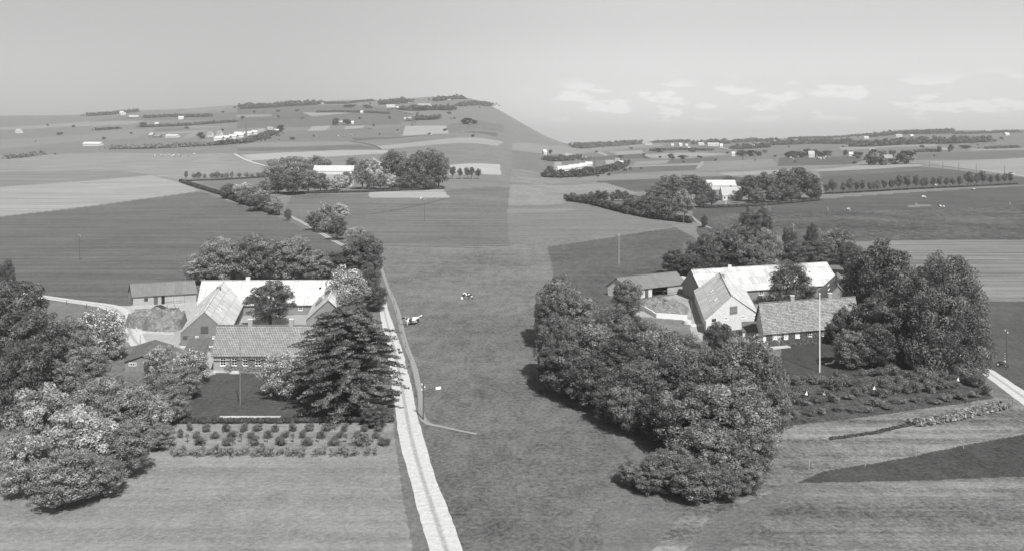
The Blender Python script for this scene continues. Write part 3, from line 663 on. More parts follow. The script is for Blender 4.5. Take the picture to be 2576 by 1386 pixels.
# --- left-hand farm
Yf = 92400/607
a = gz(537, 937, 0); b = (gz(785, 937, 0)[0]+.5, a[1]); c = (b[0]+1.0-1.2, a[1]+8.6); d = (a[0]-1.1, a[1]+8.6)
hL = gable('farmhouse', 'tile-roofed farmhouse with creeper-covered front wall beside the big beech', 'farmhouse', a, b, c, d, 3.1, 7.2, M_brickl, M_tile, over=.3)
for u in (.315, .72): chimney(hL, u, mat=M_brickl)
for x0, x1 in ((554, 569), (582.5, 597), (610.5, 624), (642.5, 656.5), (674.5, 687), (742, 754)):
    q = hL['A'].px(x0, 898.5, x1, 919); hL['A'].window(hL['root'], q[0], q[1], q[2], min(q[3], 2.85))
def creeper(h, wall, s0, s1, z1, seed, n, gaps, z0=.2, mat=L_mid):
    rng = np.random.default_rng(seed); P = []
    while len(P) < n:
        s = rng.uniform(s0, s1); z = z0+(z1-z0)*rng.random()**1.1
        if any(g0-.02 < s < g1+.02 and gz0-.02 < z < gz1 for g0, g1, gz0, gz1 in gaps) and rng.random() > .02: continue
        if math.sin(s*1.7+seed)+math.sin(s*.6)+z*.4-1.9 > rng.uniform(-.8, .8): continue
        P.append(wall.pt(s, z, rng.uniform(.03, .22)))
    P = np.array(P); nn = np.tile(np.array([wall.n.x, wall.n.y, .3]), (n, 1))+rng.normal(size=(n, 3))*.5; nn /= np.linalg.norm(nn, axis=1)[:, None]
    a_ = np.cross(nn, rng.normal(size=(n, 3))); a_ /= np.linalg.norm(a_, axis=1)[:, None]; b_ = np.cross(nn, a_); sz = rng.uniform(.07, .15, n)[:, None]
    P = P-np.array(h['root'].location); Q = np.stack([P-a_*sz, P-b_*sz, P+a_*sz, P+b_*sz], 1).reshape(-1, 3)
    o = bpy.data.objects.new('creeper', from_quads('creeper', Q, mat, rng.uniform(.7, 1.3, n))); COL.objects.link(o); o.parent = h['root']
wins = [hL['A'].px(x0, 898.5, x1, 919) for x0, x1 in ((554, 569), (582.5, 597), (610.5, 624), (642.5, 656.5), (674.5, 687), (742, 754))]
creeper(hL, hL['A'], 1.9, 17.4, 2.95, 4, 4200, wins)
k = MB(); hL['A'].box(k, .0, hL['A'].L, -.2, .42, .004, .07); k.build('plinth', M_conc, hL['root'])
k = MB(); hL['A'].box(k, 3.1, 4.7, -.1, .22, .08, .8); hL['A'].box(k, 3.3, 4.5, .222, .42, .08, .45); k.build('steps', M_conc, hL['root'])
k = MB(); hL['A'].box(k, 0, hL['A'].L, 2.62, 2.70, .5, .62); k.build('gutter', M_greyd, hL['root'])
# back barn
a = gz(499, 793, 0); b = gz(846, 791, 0); c = (b[0]+1.5, b[1]+10.4); d = (a[0]-1.6, a[1]+10.4)
bL = gable('barn', 'long barn with pale corrugated roof closing the far side of the left-hand courtyard', 'barn', a, b, c, d, 2.5, 6.9, M_render, M_corr, over=.4)
chimney(bL, .32, .9, .9, M_concp, cap=False)
q = bL['A'].px(750.5, 766, 761, 780); bL['A'].window(bL['root'], q[0], q[1], q[2], 2.3)
q = bL['A'].px(704, 766, 714, 780); bL['A'].window(bL['root'], q[0], q[1], q[2], 2.3)
q = bL['A'].px(641, 766, 655, 792); bL['A'].door(bL['root'], q[0], q[1], 0, 2.2, M_greyd, 'barn_door')
skylight(bL, 'A', .85, .37, .012, .07)
# left wing, gable to the camera
FLx = gz(454, 873, 0); FRx = gz(574, 873, 0); w2 = (FRx[0]-FLx[0]); Yb = 205
dirx = (gz(560, 708, 6.9)[0]-(FLx[0]+FRx[0])/2)/(gz(560, 708, 6.9)[1]-FLx[1])
BLx = (FLx[0]+dirx*(Yb-FLx[1])-.2, Yb); BRx = (FRx[0]+dirx*(Yb-FRx[1])+.6, Yb)
wL = gable('barn_wing', 'steep pale-roofed barn wing with shuttered brick gable facing the small shed', 'barn', FRx, BRx, BLx, FLx, 2.75, 6.85, M_brick, M_corrp, over=.25, vo=.12)
chimney(wL, .70, .9, .55, M_brick, cap=False)
def gwin(h, W_, x0, y0, x1, y1, **kw): q = W_.px(x0, y0, x1, y1); return W_.window(h['root'], *q, **kw)
g0 = wL['G0']
q = g0.px(505, 820, 524, 838.5); g0.door(wL['root'], *q, M_greyd, 'hatch'); q = g0.px(460, 844.5, 471.5, 853.6); g0.door(wL['root'], *q, M_greyd, 'hatch')
gwin(wL, g0, 491, 844.5, 499.5, 851); gwin(wL, g0, 534.5, 844.5, 543, 851)
k = MB(); g0.box(k, 0, g0.L, -.2, .25, .004, .05); k.build('plinth', M_concp, wL['root'])
for u, v, s in ((.30, .45, 'A'), (.72, .35, 'A'), (.2, .5, 'B'), (.55, .5, 'B')): skylight(wL, s, u, v, .014, .05)
# right wing
a = gz(770, 836, 0); b = gz(778, 793, 0); w_ = 9.0
rR = gable('barn_wing', 'barn wing half hidden behind pale blossoming trees at the courtyard edge', 'barn', (a[0]+9.2, a[1]), (b[0]+10.0, b[1]+4), (b[0]+.6, b[1]+4), a, 2.7, 6.8, M_render, M_corr, over=.3)
skylight(rR, 'B', .62, .5, .02, .05); q = (8, 9.1, 0, 2.1); rR['B'].door(rR['root'], *q, M_dark)
# long low shed
a = gz(335.2, 769.2, 0); b = gz(494, 759.7, 0); ex = Vector((b[0]-a[0], b[1]-a[1])).normalized(); nx = Vector((-ex.y, ex.x)); nx = (nx+Vector((-.25, 0))).normalized()*7.0
c = (b[0]+nx.x, b[1]+nx.y); d = (a[0]+nx.x, a[1]+nx.y)
sL = gable('long_shed', 'long low shed with grey felt roof and pale sliding plank door', 'shed', a, b, c, d, 2.35, 4.7, M_brickl, M_corrd, over=.35)
A_ = sL['A']; root = sL['root']
q = A_.px(363, 749, 372, 757.5); A_.door(root, *q, M_dark, 'hatch')
q = A_.px(387, 746, 397, 764); A_.door(root, q[0], q[1], 0, 2.05, M_greyd); q = A_.px(406, 745, 414.5, 764); A_.door(root, q[0], q[1], 0, 2.15, M_black, 'dark_opening_panel', out=.012)  # flat black panel paints the darkness of an open entrance on the solid wall
q = A_.px(415, 742, 461, 764); A_.door(root, q[0], q[1], .05, 2.2, M_boardl, 'sliding_door', out=.09)
for x in (436, 463): q = A_.px(x, 745, x+1.5, 760); k = MB(); A_.box(k, q[0], q[1], .02, 2.2, .1, .14); k.build('batten', M_grey, root)
# connecting gate wall between shed and barn
p0 = gz(494.5, 752, 0); p1 = gz(505, 752, 0); g = empty('plank_gate', (p0[0], p0[1], 0), 'dark plank gate between the long shed and the pale-roofed barn', 'gate')
k = MB(); k.box(p0[0]+.5, p1[0], p0[1]+1, p0[1]+1.12, 0, 2.4); k.build('gate_leaf', M_boardd, g); k = MB(); k.box(p0[0]+.3, p1[0]+.2, p0[1]+.95, p0[1]+1.2, 2.402, 2.6); k.build('lintel', M_conc, g)
# small wooden hut with window
a = gz(402, 934, 0); d = gz(313.5, 934, 0); b = (gz(436, 893, 0)[0]-.2, gz(400, 893, 0)[1]); c = (gz(346, 893, 0)[0], b[1])
uL = gable('wooden_hut', 'low wooden hut with small white-framed window behind the blossoming shrubs', 'hut', a, b, c, d, 1.75, 2.75, M_board, M_hut, over=.25, cap=False)
G0 = uL['G0']; q = G0.px(324, 911.5, 343, 920); G0.window(uL['root'], q[0], q[1], q[2], q[3], cols=4, rows=1, fw=.1, sill=False)
q = G0.px(362, 908, 374, 932); G0.door(uL['root'], q[0], q[1], 0, min(q[3], 1.7), M_boardd)
# lean-to outhouse
a = gz(464, 905, 0); b = gz(511, 906, 0); d = gz(480, 884, 0); c = gz(525, 884, 0)
lt = empty('outhouse', (a[0], a[1], 0), 'small outhouse with flat dark roof between the farmhouse and barn gable', 'outhouse')
k = MB(); zf, zb_ = 1.3, 2.4
k.hexa([(*a, 0), (*b, 0), (*c, 0), (*d, 0)], [(*a, zf), (*b, zf), (*c, zb_), (*d, zb_)]); k.build('wall', M_concp, lt)
k = MB(); o_ = .25; T = [(a[0]-o_, a[1]-o_, zf+.0), (b[0]+o_, b[1]-o_, zf), (c[0]+o_, c[1]+o_, zb_+.05), (d[0]-o_, d[1]+o_, zb_+.05)]; k.hexa(T, [(x, y, z+.12) for x, y, z in T]); k.build('roof', M_hut, lt)
# --- right-hand farm
a = gz(1920.5, 875, 0); b = gz(2159, 854, 0); d = (50.6, 181.0); c = (b[0]+2.6, 187.2)
hR = gable('farmhouse', 'steep tile-roofed farmhouse with ivy wall behind the white flagpole', 'farmhouse', a, b, c, d, 2.95, 7.5, M_brickp, M_tile2, over=.45)
for u in (.335, .735): chimney(hR, u, mat=M_brickl)
WR = []
for x0, x1, y0, y1 in ((1943, 1955, 834, 853), (1971, 1983, 832, 853), (1999, 2012, 832, 850), (2031, 2042, 829, 846), (2066, 2075, 828, 845), (2096, 2106, 826, 842), (2129, 2138, 823, 840)):
    q = hR['A'].px(x0, y0, x1, y1); q = (q[0], q[1], q[2], min(q[3], 2.7)); WR.append(q)
for i, q in enumerate(WR): hR['A'].window(hR['root'], *q, rows=2 if i in (1, 2) else 3, pane=M_white if i in (1, 2) else M_glass)
creeper(hR, hR['A'], .6, 21.5, 2.95, 8, 7000, WR, .1, L_softd)
k = MB(); hR['A'].box(k, -.05, 3.0, .5, 2.7, .004, .02); k.build('whitewashed_wall', M_white, hR['root'])
q = hR['G0']; q.window(hR['root'], q.L*.32, q.L*.32+1.0, 3.3, 4.7, cols=2, rows=2)
k = MB(); hR['A'].box(k, 1.2, 5.2, -.1, .2, .08, 1.4); k.build('steps', M_conc, hR['root'])
# barn R
a = gz(1766, 764, 0); b = gz(2110, 739.5, 0); e = Vector((b[0]-a[0], b[1]-a[1])).normalized(); nrm = Vector((-e.y, e.x)); nn = (nrm+e*.12)*12.0
c = (b[0]+nn.x, b[1]+nn.y); d = (a[0]+nn.x, a[1]+nn.y)
bR = gable('barn', 'long barn with patched corrugated roof behind the round courtyard tree', 'barn', a, b, c, d, 2.7, 7.2, M_render, M_corr2, over=.4)
chimney(bR, .27, .8, .8, M_concp, cap=False)
q = bR['A'].px(1909, 728, 1921, 741); bR['A'].window(bR['root'], q[0], q[1], q[2], min(q[3], 2.5)); skylight(bR, 'A', .83, .42, .012, .07, pane=M_grey)
# wing R: gable to camera
aFL = gz(1776, 841, 0); aFR = gz(1905, 820.5, 0)
apx = gz(1844, 737, 7.2); bpx = gz(1820, 686, 7.3); ddx = (bpx[0]-apx[0])/(bpx[1]-apx[1])
Yb = 215; BLr = (aFL[0]+ddx*(Yb-aFL[1])-.8, Yb); BRr = (aFR[0]+ddx*(Yb-aFR[1])+.2, Yb)
wR = gable('barn_wing', 'pale-roofed barn wing with plank-shuttered brick gable near the dung heap', 'barn', aFR, BRr, BLr, aFL, 2.85, 7.2, M_brickp, M_corrp, over=.25, vo=.12)
chimney(wR, .78, .9, .6, M_brick, cap=False); g0 = wR['G0']
q = g0.px(1835.5, 771.5, 1854.5, 790); g0.door(wR['root'], *q, M_grey, 'hatch')
gwin(wR, g0, 1821.5, 797.5, 1830, 804); gwin(wR, g0, 1865, 794.5, 1873.5, 801); gwin(wR, g0, 1894, 792, 1901.5, 798.5); q = g0.px(1790.5, 802, 1801, 808); g0.door(wR['root'], *q, M_dark, 'hatch')
for u, v, s in ((.28, .5, 'B'), (.6, .5, 'B'), (.45, .4, 'A')): skylight(wR, s, u, v, .015, .05)
# right wing R (mostly hidden)
ap = gz(2062.6, 673.6, 7.0); a = gz(2046, 800, 0)
rw = gable('barn_wing', 'barn wing with shadow-coloured roof between the round courtyard tree and the right-hand trees', 'barn', (a[0]+11, a[1]+3.4), (ap[0]+6.3, 216.5), (ap[0]-3.2, 215.5), (a[0]+1.5, a[1]), 2.7, 6.9, M_render, M_corrd, over=.3)  # shadow on this roof is put into its colour by the dark felt
skylight(rw, 'B', .72, .5, .02, .05); skylight(rw, 'B', .4, .5, .02, .05); rw['B'].door(rw['root'], 6, 7.1, 0, 2.1, M_dark); chimney(rw, .8, .8, .5, M_brick, cap=False)
# shed R with open bay and carport
a = gz(1581, 753.5, 0); b = gz(1725, 736.5, 0); ex = Vector((b[0]-a[0], b[1]-a[1])); a = (a[0]-ex.x*.03, a[1]-ex.y*.03); L = ex.length; ex = ex.normalized(); nx = Vector((-ex.y, ex.x)); nx = nx*7.2+ex*-.6
c = (b[0]+nx.x, b[1]+nx.y); d = (a[0]+nx.x, a[1]+nx.y)
LL = math.dist(a, b)
A_ = Wall(a, b, c); s1 = A_.px(1640.3, 720, 1641, 740)[0]/LL; s2 = A_.px(1679.3, 720, 1680, 740)[0]/LL
sR = gable('long_shed', 'long brick shed with open cart bay and dark corrugated roof', 'shed', a, b, c, d, 2.5, 4.9, M_brickp, M_corrd, over=.4, segs=[(0, s1), (s2, 1)])
A_ = sR['A']; root = sR['root']; q = A_.px(1597.5, 732, 1607, 742); A_.window(root, *q, frame=M_grey); q = A_.px(1622, 728, 1631, 748); A_.door(root, q[0], q[1], 0, 2.1, M_greyd)
A_.door(root, s2*LL+.0, LL+.1, .05, 2.4, M_boardl, 'sliding_door', out=.08)
k = MB(); k2 = Wall(gz(1725, 736.5, 0), gz(1755.5, 729, 0), c)
cp = empty('carport', (b[0]+1.5, b[1]+2, 0), 'open-fronted carport with flat pale roof joined to the brick shed', 'carport')
P = [gz(1727, 733, 0), gz(1755.5, 729, 0)]; e = Vector((P[1][0]-P[0][0], P[1][1]-P[0][1])).normalized(); n_ = Vector((-e.y, e.x))*5.6
Q = [P[0], P[1], (P[1][0]+n_.x, P[1][1]+n_.y), (P[0][0]+n_.x, P[0][1]+n_.y)]
k = MB(); k.hexa([(*q_, 2.75) for q_ in Q], [(*q_, 2.95) for q_ in Q]); k.build('roof', M_conc, cp)
k = MB(); k.hexa([(Q[0][0], Q[0][1]-.02, 2.35), (Q[1][0], Q[1][1]-.02, 2.35), (Q[1][0], Q[1][1]+.2, 2.35), (Q[0][0], Q[0][1]+.2, 2.35)], [(Q[0][0], Q[0][1]-.02, 2.748), (Q[1][0], Q[1][1]-.02, 2.748), (Q[1][0], Q[1][1]+.2, 2.748), (Q[0][0], Q[0][1]+.2, 2.748)]); k.build('fascia', M_concp, cp)
k = MB(); w1 = Wall(Q[1], Q[2], Q[0]); w1.box(k, .3, w1.L, 0, 2.74, -.2, 0); w2_ = Wall(Q[2], Q[3], Q[0]); w2_.box(k, .22, w2_.L, 0, 2.74, -.2, 0); k.build('wall', M_brickp, cp)
k = MB(); k.tube((Q[1][0]-.12, Q[1][1]+.12, 0), (Q[1][0]-.12, Q[1][1]+.12, 2.34), .1, .1); k.build('post', M_white, cp)
# outhouse R
a = gz(1868, 850, 0); b = gz(1925, 848, 0); d = gz(1868, 836, 0); c = gz(1912, 834, 0); lt = empty('outhouse', (a[0], a[1], 0), 'low outhouse with dull flat roof in front of the ivy farmhouse gable', 'outhouse')
k = MB(); k.hexa([(*a, 0), (*b, 0), (*c, 0), (*d, 0)], [(*a, 1.2), (*b, 1.2), (*c, 2.1), (*d, 2.1)]); k.build('wall', M_brickp, lt)
k = MB(); T = [(a[0]-.2, a[1]-.2, 1.2), (b[0]+.2, b[1]-.2, 1.2), (c[0]+.2, c[1]+.2, 2.13), (d[0]-.2, d[1]+.2, 2.13)]; k.hexa(T, [(x, y, z+.12) for x, y, z in T]); k.build('roof', M_hut, lt)

# ------------------------------------------------------------------ farm clutter
def heap(name, label, pts, h, mat, seed, top=.75):
    P = [gz(x, y, 0) for x, y in pts]; cx = sum(p[0] for p in P)/len(P); cy = sum(p[1] for p in P)/len(P); rnd = random.Random(seed)
    nr, ns = 9, 56; vs = []; 
    ang = [(math.atan2(p[1]-cy, p[0]-cx), math.dist(p, (cx, cy))) for p in P]; ang.sort()
    aa = [a_[0]-2*math.pi for a_ in ang]+[a_[0] for a_ in ang]+[a_[0]+2*math.pi for a_ in ang]; rr = [a_[1] for a_ in ang]*3
    ph = [rnd.uniform(0, 6.28) for _ in range(6)]
    for i in range(nr+1):
        f = i/nr; hh = h*min(1, (1-f)/(1-top))**.6 if f > top else h
        for j in range(ns):
            t_ = -math.pi+2*math.pi*j/ns; r = float(np.interp(t_, aa, rr))*f; x = cx+r*math.cos(t_); y = cy+r*math.sin(t_)
            z = hh*(1+.18*math.sin(x*1.1+ph[0])*math.sin(y*1.3+ph[1])+.10*math.sin(x*2.7+ph[2])+.08*math.sin(y*3.1+ph[3])+rnd.uniform(-.12, .12)); vs.append((x, y, z if i < nr else -.05))
    mb = MB(); mb.v = vs
    for i in range(nr):
        for j in range(ns):
            k = (j+1) % ns; mb.f.append((i*ns+j, (i+1)*ns+j, (i+1)*ns+k, i*ns+k)); mb.u += [(0, 0)]*4
    o = mb.build(name, mat, loc=(cx, cy, 0)); return o
prop(heap('manure_heap', '', [(352, 800), (358, 828), (372, 834), (440, 834), (462, 815), (452, 800), (405, 798)], 2.1, M_heap, 3, .9), 'square-sided manure heap on the pale yard below the long shed', 'manure heap')
k = MB()
for p_, q_ in (((338, 800), (345, 836)), ((345, 836), (440, 841))): a = gz(*p_, 0); b = gz(*q_, 0); k.bar((*a, .15), (*b, .15), .3, .35)
prop(k.build('kerb_wall', M_conc, loc=(*gz(345, 836, 0), 0)), 'low concrete edging around the square-sided manure heap', 'low wall')
prop(heap('manure_heap', '', [(1600, 768), (1630, 786), (1690, 792), (1722, 793), (1730, 783), (1715, 769), (1660, 762), (1620, 760)], 1.8, M_heap, 7, .5), 'rounded manure heap held by white walls before the cart shed', 'manure heap')
k = MB()
for p_, q_, h_ in (((1594, 766), (1645, 795), 1.0), ((1645, 795), (1652, 799), .9), ((1652, 799), (1729, 804.5), 1.1)):
    a = gz(*p_, 0); b = gz(*q_, 0); k.bar((*a, h_/2), (*b, h_/2), .3, h_)
prop(k.build('retaining_wall', M_white, loc=(*gz(1650, 798, 0), 0)), 'low whitewashed wall around the rounded manure heap', 'low wall')
prop(heap('brushwood_pile', '', [(388, 776), (392, 783), (410, 784), (414, 776), (400, 771)], .9, M_dark, 9, .3), 'small dark pile of brushwood beside the harrow in the yard', 'brushwood pile')
X, Y = gz(352, 789, 0); k = MB()
for i in range(5): k.bar((X-2.2+i*.15, Y+i*.22, .12+.05*(i % 2)), (X+2.0-i*.2, Y-.3+i*.26, .14+.05*(i % 2)), .2, .08)
prop(k.build('plank_pile', M_barkp, loc=(X, Y, 0)), 'few loose pale planks lying behind the square-sided manure heap', 'plank pile')
def harrow(x, y):
    p = gz(x, y, 0); r = empty('harrow', (*p, 0), 'dark iron seed harrow parked on the yard in front of the long shed', 'harrow'); X, Y = p
    k = MB()
    for yy in (0, .7): k.bar((X-1.4, Y+yy, .45), (X+1.4, Y+yy, .45), .16)
    for xx in (-1.4, 0, 1.4): k.bar((X+xx, Y, .45), (X+xx, Y+.7, .45), .12)
    k.build('frame', M_iron, r); k = MB()
    for i in range(11): k.bar((X-1.35+i*.27, Y-.05, .45), (X-1.35+i*.27, Y-.12, 0), .05)
    k.build('tines', M_iron, r); k = MB(); k.bar((X-1.2, Y+.3, .5), (X-.8, Y+.3, 1.5), .08); k.build('lever', M_iron, r); k = MB(); k.bar((X+1.0, Y+.3, .5), (X+.7, Y+.3, 1.5), .08); k.build('lever', M_iron, r)
harrow(430, 782)
def wagon(X, Y, label):
    r = empty('farm_wagon', (X, Y, 0), label, 'wagon'); k = MB(); k.box(X-1.9, X+1.9, Y-.8, Y+.8, .95, 1.15); k.build('platform', M_grey, r)
    for sx_ in (-1.25, 1.25):
        for sy in (-.75, .75):
            k = MB(); k.tube((X+sx_, Y+sy-.09, .45), (X+sx_, Y+sy+.09, .45), .45, .45, 14); k.build('wheel', M_black, r)
    k = MB(); k.bar((X-1.25, Y-.7, .5), (X-1.25, Y+.7, .5), .1); k.bar((X+1.25, Y-.7, .5), (X+1.25, Y+.7, .5), .1); k.bar((X-1.9, Y, .8), (X+1.9, Y, .8), .14, .25); k.build('chassis', M_dark, r)
q = gz(1658, 742, 0); wagon(q[0], q[1]+1.2, 'flatbed wooden farm wagon parked inside the open cart bay')
def pole(x, top, base, name, label, cat, r=.11, mat=M_grey, ins=0, knob=False, group=None, white_ins=True):
    X, Y = gp(x, base); z = float(zt(X, Y)); h = (base-top)*Y/FL; o = empty(name, (X, Y, z), label, cat, group)
    k = MB(); k.tube((X, Y, z-.2), (X, Y, z+h), r, r*.65, 8); k.build('pole', mat, o)
    if knob: k = MB(); k.tube((X, Y, z+h), (X, Y, z+h+.22), .16, .12, 8); k.build('knob', mat, o)
    if ins:
        k = MB()
        for i in range(ins):
            s_ = .22 if i % 2 else -.22; zz = z+h-.25-i*.38; k.tube((X+s_, Y, zz), (X+s_, Y, zz+.22), .085, .06, 6); k.bar((X, Y, zz), (X+s_, Y, zz), .05)
        k.build('insulator', M_white, o)
    return o
pole(604, 872, 1018, 'flagpole', 'thin grey flagpole on the lawn before the left-hand farmhouse', 'flagpole', .075, M_grey)
pole(2062, 740, 936, 'flagpole', 'tall white flagpole on the lawn in front of the ivy farmhouse', 'flagpole', .12, M_white, knob=True)
pole(845, 430, 481, 'flagpole', 'small white flagpole before the white house among the left groves', 'flagpole', .12, M_white)
pole(1826, 470, 516, 'flagpole', 'small white flagpole by the white house in the right grove', 'flagpole', .14, M_white)
PG = 'utility poles across the fields'
pole(1065, 963, 1055, 'utility_pole', 'utility pole casting its shadow over the gravel road bend', 'utility pole', .12, M_greyd, 3, group=PG)
pole(951.5, 695, 724, 'utility_pole', 'utility pole beside the footpath above the gravel road', 'utility pole', .12, M_grey, 3, group=PG)
pole(1068, 498, 557, 'utility_pole', 'dark utility pole standing alone in the field below two cows', 'utility pole', .13, M_greyd, 4, group=PG)
pole(683, 496, 540, 'utility_pole', 'pale utility pole with stay at the end of the long hedge', 'utility pole', .13, M_grey, 2, group=PG)
pole(775, 530, 573, 'utility_pole', 'utility pole left of the three track-side trees', 'utility pole', .12, M_greyd, 4, group=PG)
pole(808, 506, 545, 'utility_pole', 'utility pole rising behind the three track-side trees', 'utility pole', .12, M_greyd, 4, group=PG)
pole(904, 600, 640, 'utility_pole', 'utility pole in front of the white blossoming track-side tree', 'utility pole', .12, M_grey, 2, group=PG)
pole(200, 590, 655, 'utility_pole', 'lone utility pole in the dark field above the left-hand track', 'utility pole', .09, M_greyd, 2, group=PG)
pole(1557, 588, 666, 'utility_pole', 'tall pale utility pole in the pasture above the brick shed', 'utility pole', .15, M_barkp, 2, group=PG)
pole(1720, 525, 562, 'utility_pole', 'utility pole at the end of the hedge beside the leafy field bush', 'utility pole', .13, M_grey, 2, group=PG)
pole(1996, 563, 604, 'utility_pole', 'pale utility pole among the treetops behind the patched barn', 'utility pole', .15, M_barkp, 2, group=PG)
pole(2062, 575, 612, 'utility_pole', 'slim utility pole in the beet field right of the treetops', 'utility pole', .12, M_grey, 2, group=PG)
pole(2083, 522, 556, 'utility_pole', 'utility pole at the near edge of the cow pasture', 'utility pole', .10, M_grey, 4, group=PG)
pole(2305, 510, 556, 'utility_pole', 'utility pole between two cows at the beet field edge', 'utility pole', .09, M_grey, 4, group=PG)
pole(2541, 508, 554, 'utility_pole', 'utility pole at the right end of the beet field', 'utility pole', .10, M_grey, 4, group=PG)
pole(2532, 828, 930, 'utility_pole', 'dark utility pole with white insulators standing over the parked moped', 'utility pole', .12, M_greyd, 2, group=PG)
pole(1740, 752, 802, 'wooden_pole', 'thin wooden pole beside the white wall of the rounded manure heap', 'pole', .05, M_grey)
pole(353, 842, 868, 'wooden_pole', 'thin dark pole by the bend of the farm track', 'pole', .05, M_dark)
for i, (x, t_, b_) in enumerate(E_ := [(2338, 405, 420), (2372, 406, 425), (2412, 408, 430), (2456, 414, 434), (2527, 418, 438)]):
    pole(x, t_, b_, 'roadside_pole', f'{ORD[i]} distant pole from the left along the pale country road', 'utility pole', .35, M_grey, group='distant roadside poles')
# moped and striped marker
def moped(px, py):
    X, Y = gp(px, py); r = empty('moped', (X, Y, 0), 'dark moped parked by the utility pole beside the right-hand gravel road', 'moped')
    for s_ in (-.6, .6):
        k = MB(); k.tube((X+s_, Y-.05, .32), (X+s_, Y+.05, .32), .32, .32, 16); w_ = k.build('wheel', M_black, r); k = MB(); k.tube((X+s_, Y-.06, .32), (X+s_, Y+.06, .32), .18, .18, 12); k.build('rim', M_white, w_)
    k = MB(); k.bar((X-.6, Y, .32), (X-.1, Y, .5), .08); k.bar((X-.1, Y, .5), (X+.42, Y, .75), .1); k.bar((X+.6, Y, .32), (X+.38, Y, 1.0), .06); k.box(X-.2, X+.15, Y-.13, Y+.13, .25, .52); k.bar((X-.6, Y, .66), (X-.25, Y, .68), .22, .04); k.build('frame', M_iron, r)
    k = MB(); k.box(X-.42, X+.02, Y-.13, Y+.13, .74, .84); k.build('seat', M_black, r); k = MB(); k.bar((X+.36, Y-.3, 1.02), (X+.36, Y+.3, 1.02), .05); k.build('handlebar', M_white, r); k = MB(); k.tube((X+.42, Y, .9), (X+.54, Y, .9), .1, .12, 10); k.build('headlight', M_white, r)
    r.scale = (1.15,)*3; r.rotation_euler = (0, 0, R(-50))
moped(2521, 923)
X, Y = gp(2528, 918); r = empty('marker_post', (X, Y, 0), 'black and white striped marker post beside the parked moped', 'post'); k = MB(); k.tube((X, Y, 0), (X, Y, 2.3), .05, .05); k.build('post', M_black, r); k = MB()
for i in range(5): k.tube((X, Y, .25+i*.45), (X, Y, .45+i*.45), .06, .06)
k.build('stripe', M_white, r)
def fence(pts, n, label, mat=M_grey, h=1.1, r=.06):
    P = [gp(*p) for p in pts]; L = [math.dist(P[i], P[i+1]) for i in range(len(P)-1)]; T = sum(L); o = empty('wire_fence', (*P[0], float(zt(*P[0]))), label, 'fence'); prev = None; w_ = MB()
    for i in range(n):
        s_ = T*i/(n-1); j = 0
        while j < len(L)-1 and s_ > L[j]: s_ -= L[j]; j += 1
        u = min(1, s_/L[j]); x = P[j][0]+(P[j+1][0]-P[j][0])*u; y = P[j][1]+(P[j+1][1]-P[j][1])*u; z = float(zt(x, y)); k = MB(); k.tube((x, y, z-.2), (x, y, z+h), r, r*.9, 6); k.build('post', mat, o)
        if prev:
            for zz in (.5, .95): w_.bar((prev[0], prev[1], prev[2]+zz), (x, y, z+zz), .015)
        prev = (x, y, z)
    w_.build('wire', M_iron, o)
fence([(966, 680), (990, 760), (1008, 830), (1030, 905), (1046, 980), (1060, 1052)], 14, 'post and wire fence between the gravel road and the cow footpath')
fence([(60, 752), (180, 768), (270, 785), (300, 815), (322, 855)], 9, 'post and wire fence below the curving left-hand farm track', M_dark)
fence([(835, 542), (960, 532), (1060, 513), (1133, 499)], 10, 'post and wire fence below the sown plot near the groves', M_grey)
for i, (x, y) in enumerate([(2035, 1180), (2176, 1172), (2304, 1147), (2424, 1128)]):
    X, Y = gp(x, y); k = MB(); k.tube((X, Y, -.1), (X+.05, Y, 1.2), .05, .04, 6); prop(k.build('stake', M_barkp, loc=(X, Y, 0)), f'{ORD[i]} pale stake from the left between ploughed soil and dark grass', 'stake', 'stakes along the ploughed soil')
fence([(2445, 930), (2500, 985), (2548, 1020)], 4, 'few short posts along the near side of the right-hand road', M_grey)
# garden things
a = gz(552, 1055, 0); b = gz(706, 1054, 0); k = MB(); k.box(a[0], b[0], a[1]-.1, a[1]+.45, .05, .42); prop(k.build('low_wall', M_conc, loc=(*a, 0)), 'long low pale stone wall along the lawn edge above the hedge', 'low wall')
a = gp(1737, 815); r = empty('well', (*a, 0), 'round concrete well cover on pale slab beside the barn wing', 'well'); k = MB(); k.tube((a[0]-.6, a[1]+.6, 0), (a[0]-.6, a[1]+.6, .7), .9, .9, 18); k.build('well_ring', M_concp, r); k = MB(); k.box(a[0]-.3, a[0]+2.2, a[1]-2.6, a[1]-.4, -.02, .15); k.build('slab', M_concp, r)
a = gp(2077, 920); r = empty('deckchair', (*a, 0), 'small white deckchair on the shady lawn right of the flagpole', 'chair'); X, Y = a
k = MB(); k.hexa([(X, Y, .3), (X+1.3, Y, .45), (X+1.3, Y+.55, .45), (X, Y+.55, .3)], [(X, Y, .35), (X+1.3, Y, .5), (X+1.3, Y+.55, .5), (X, Y+.55, .35)]); k.build('seat', M_white, r)
k = MB()
for xx in (.1, 1.2):
    for yy in (.05, .5): k.bar((X+xx, Y+yy, 0), (X+xx, Y+yy, .4), .05)
k.build('legs', M_grey, r); k = MB(); k.hexa([(X+1.25, Y, .45), (X+1.7, Y, .95), (X+1.7, Y+.55, .95), (X+1.25, Y+.55, .45)], [(X+1.25, Y, .5), (X+1.66, Y, 1.0), (X+1.66, Y+.55, 1.0), (X+1.25, Y+.55, .5)]); k.build('backrest', M_white, r)
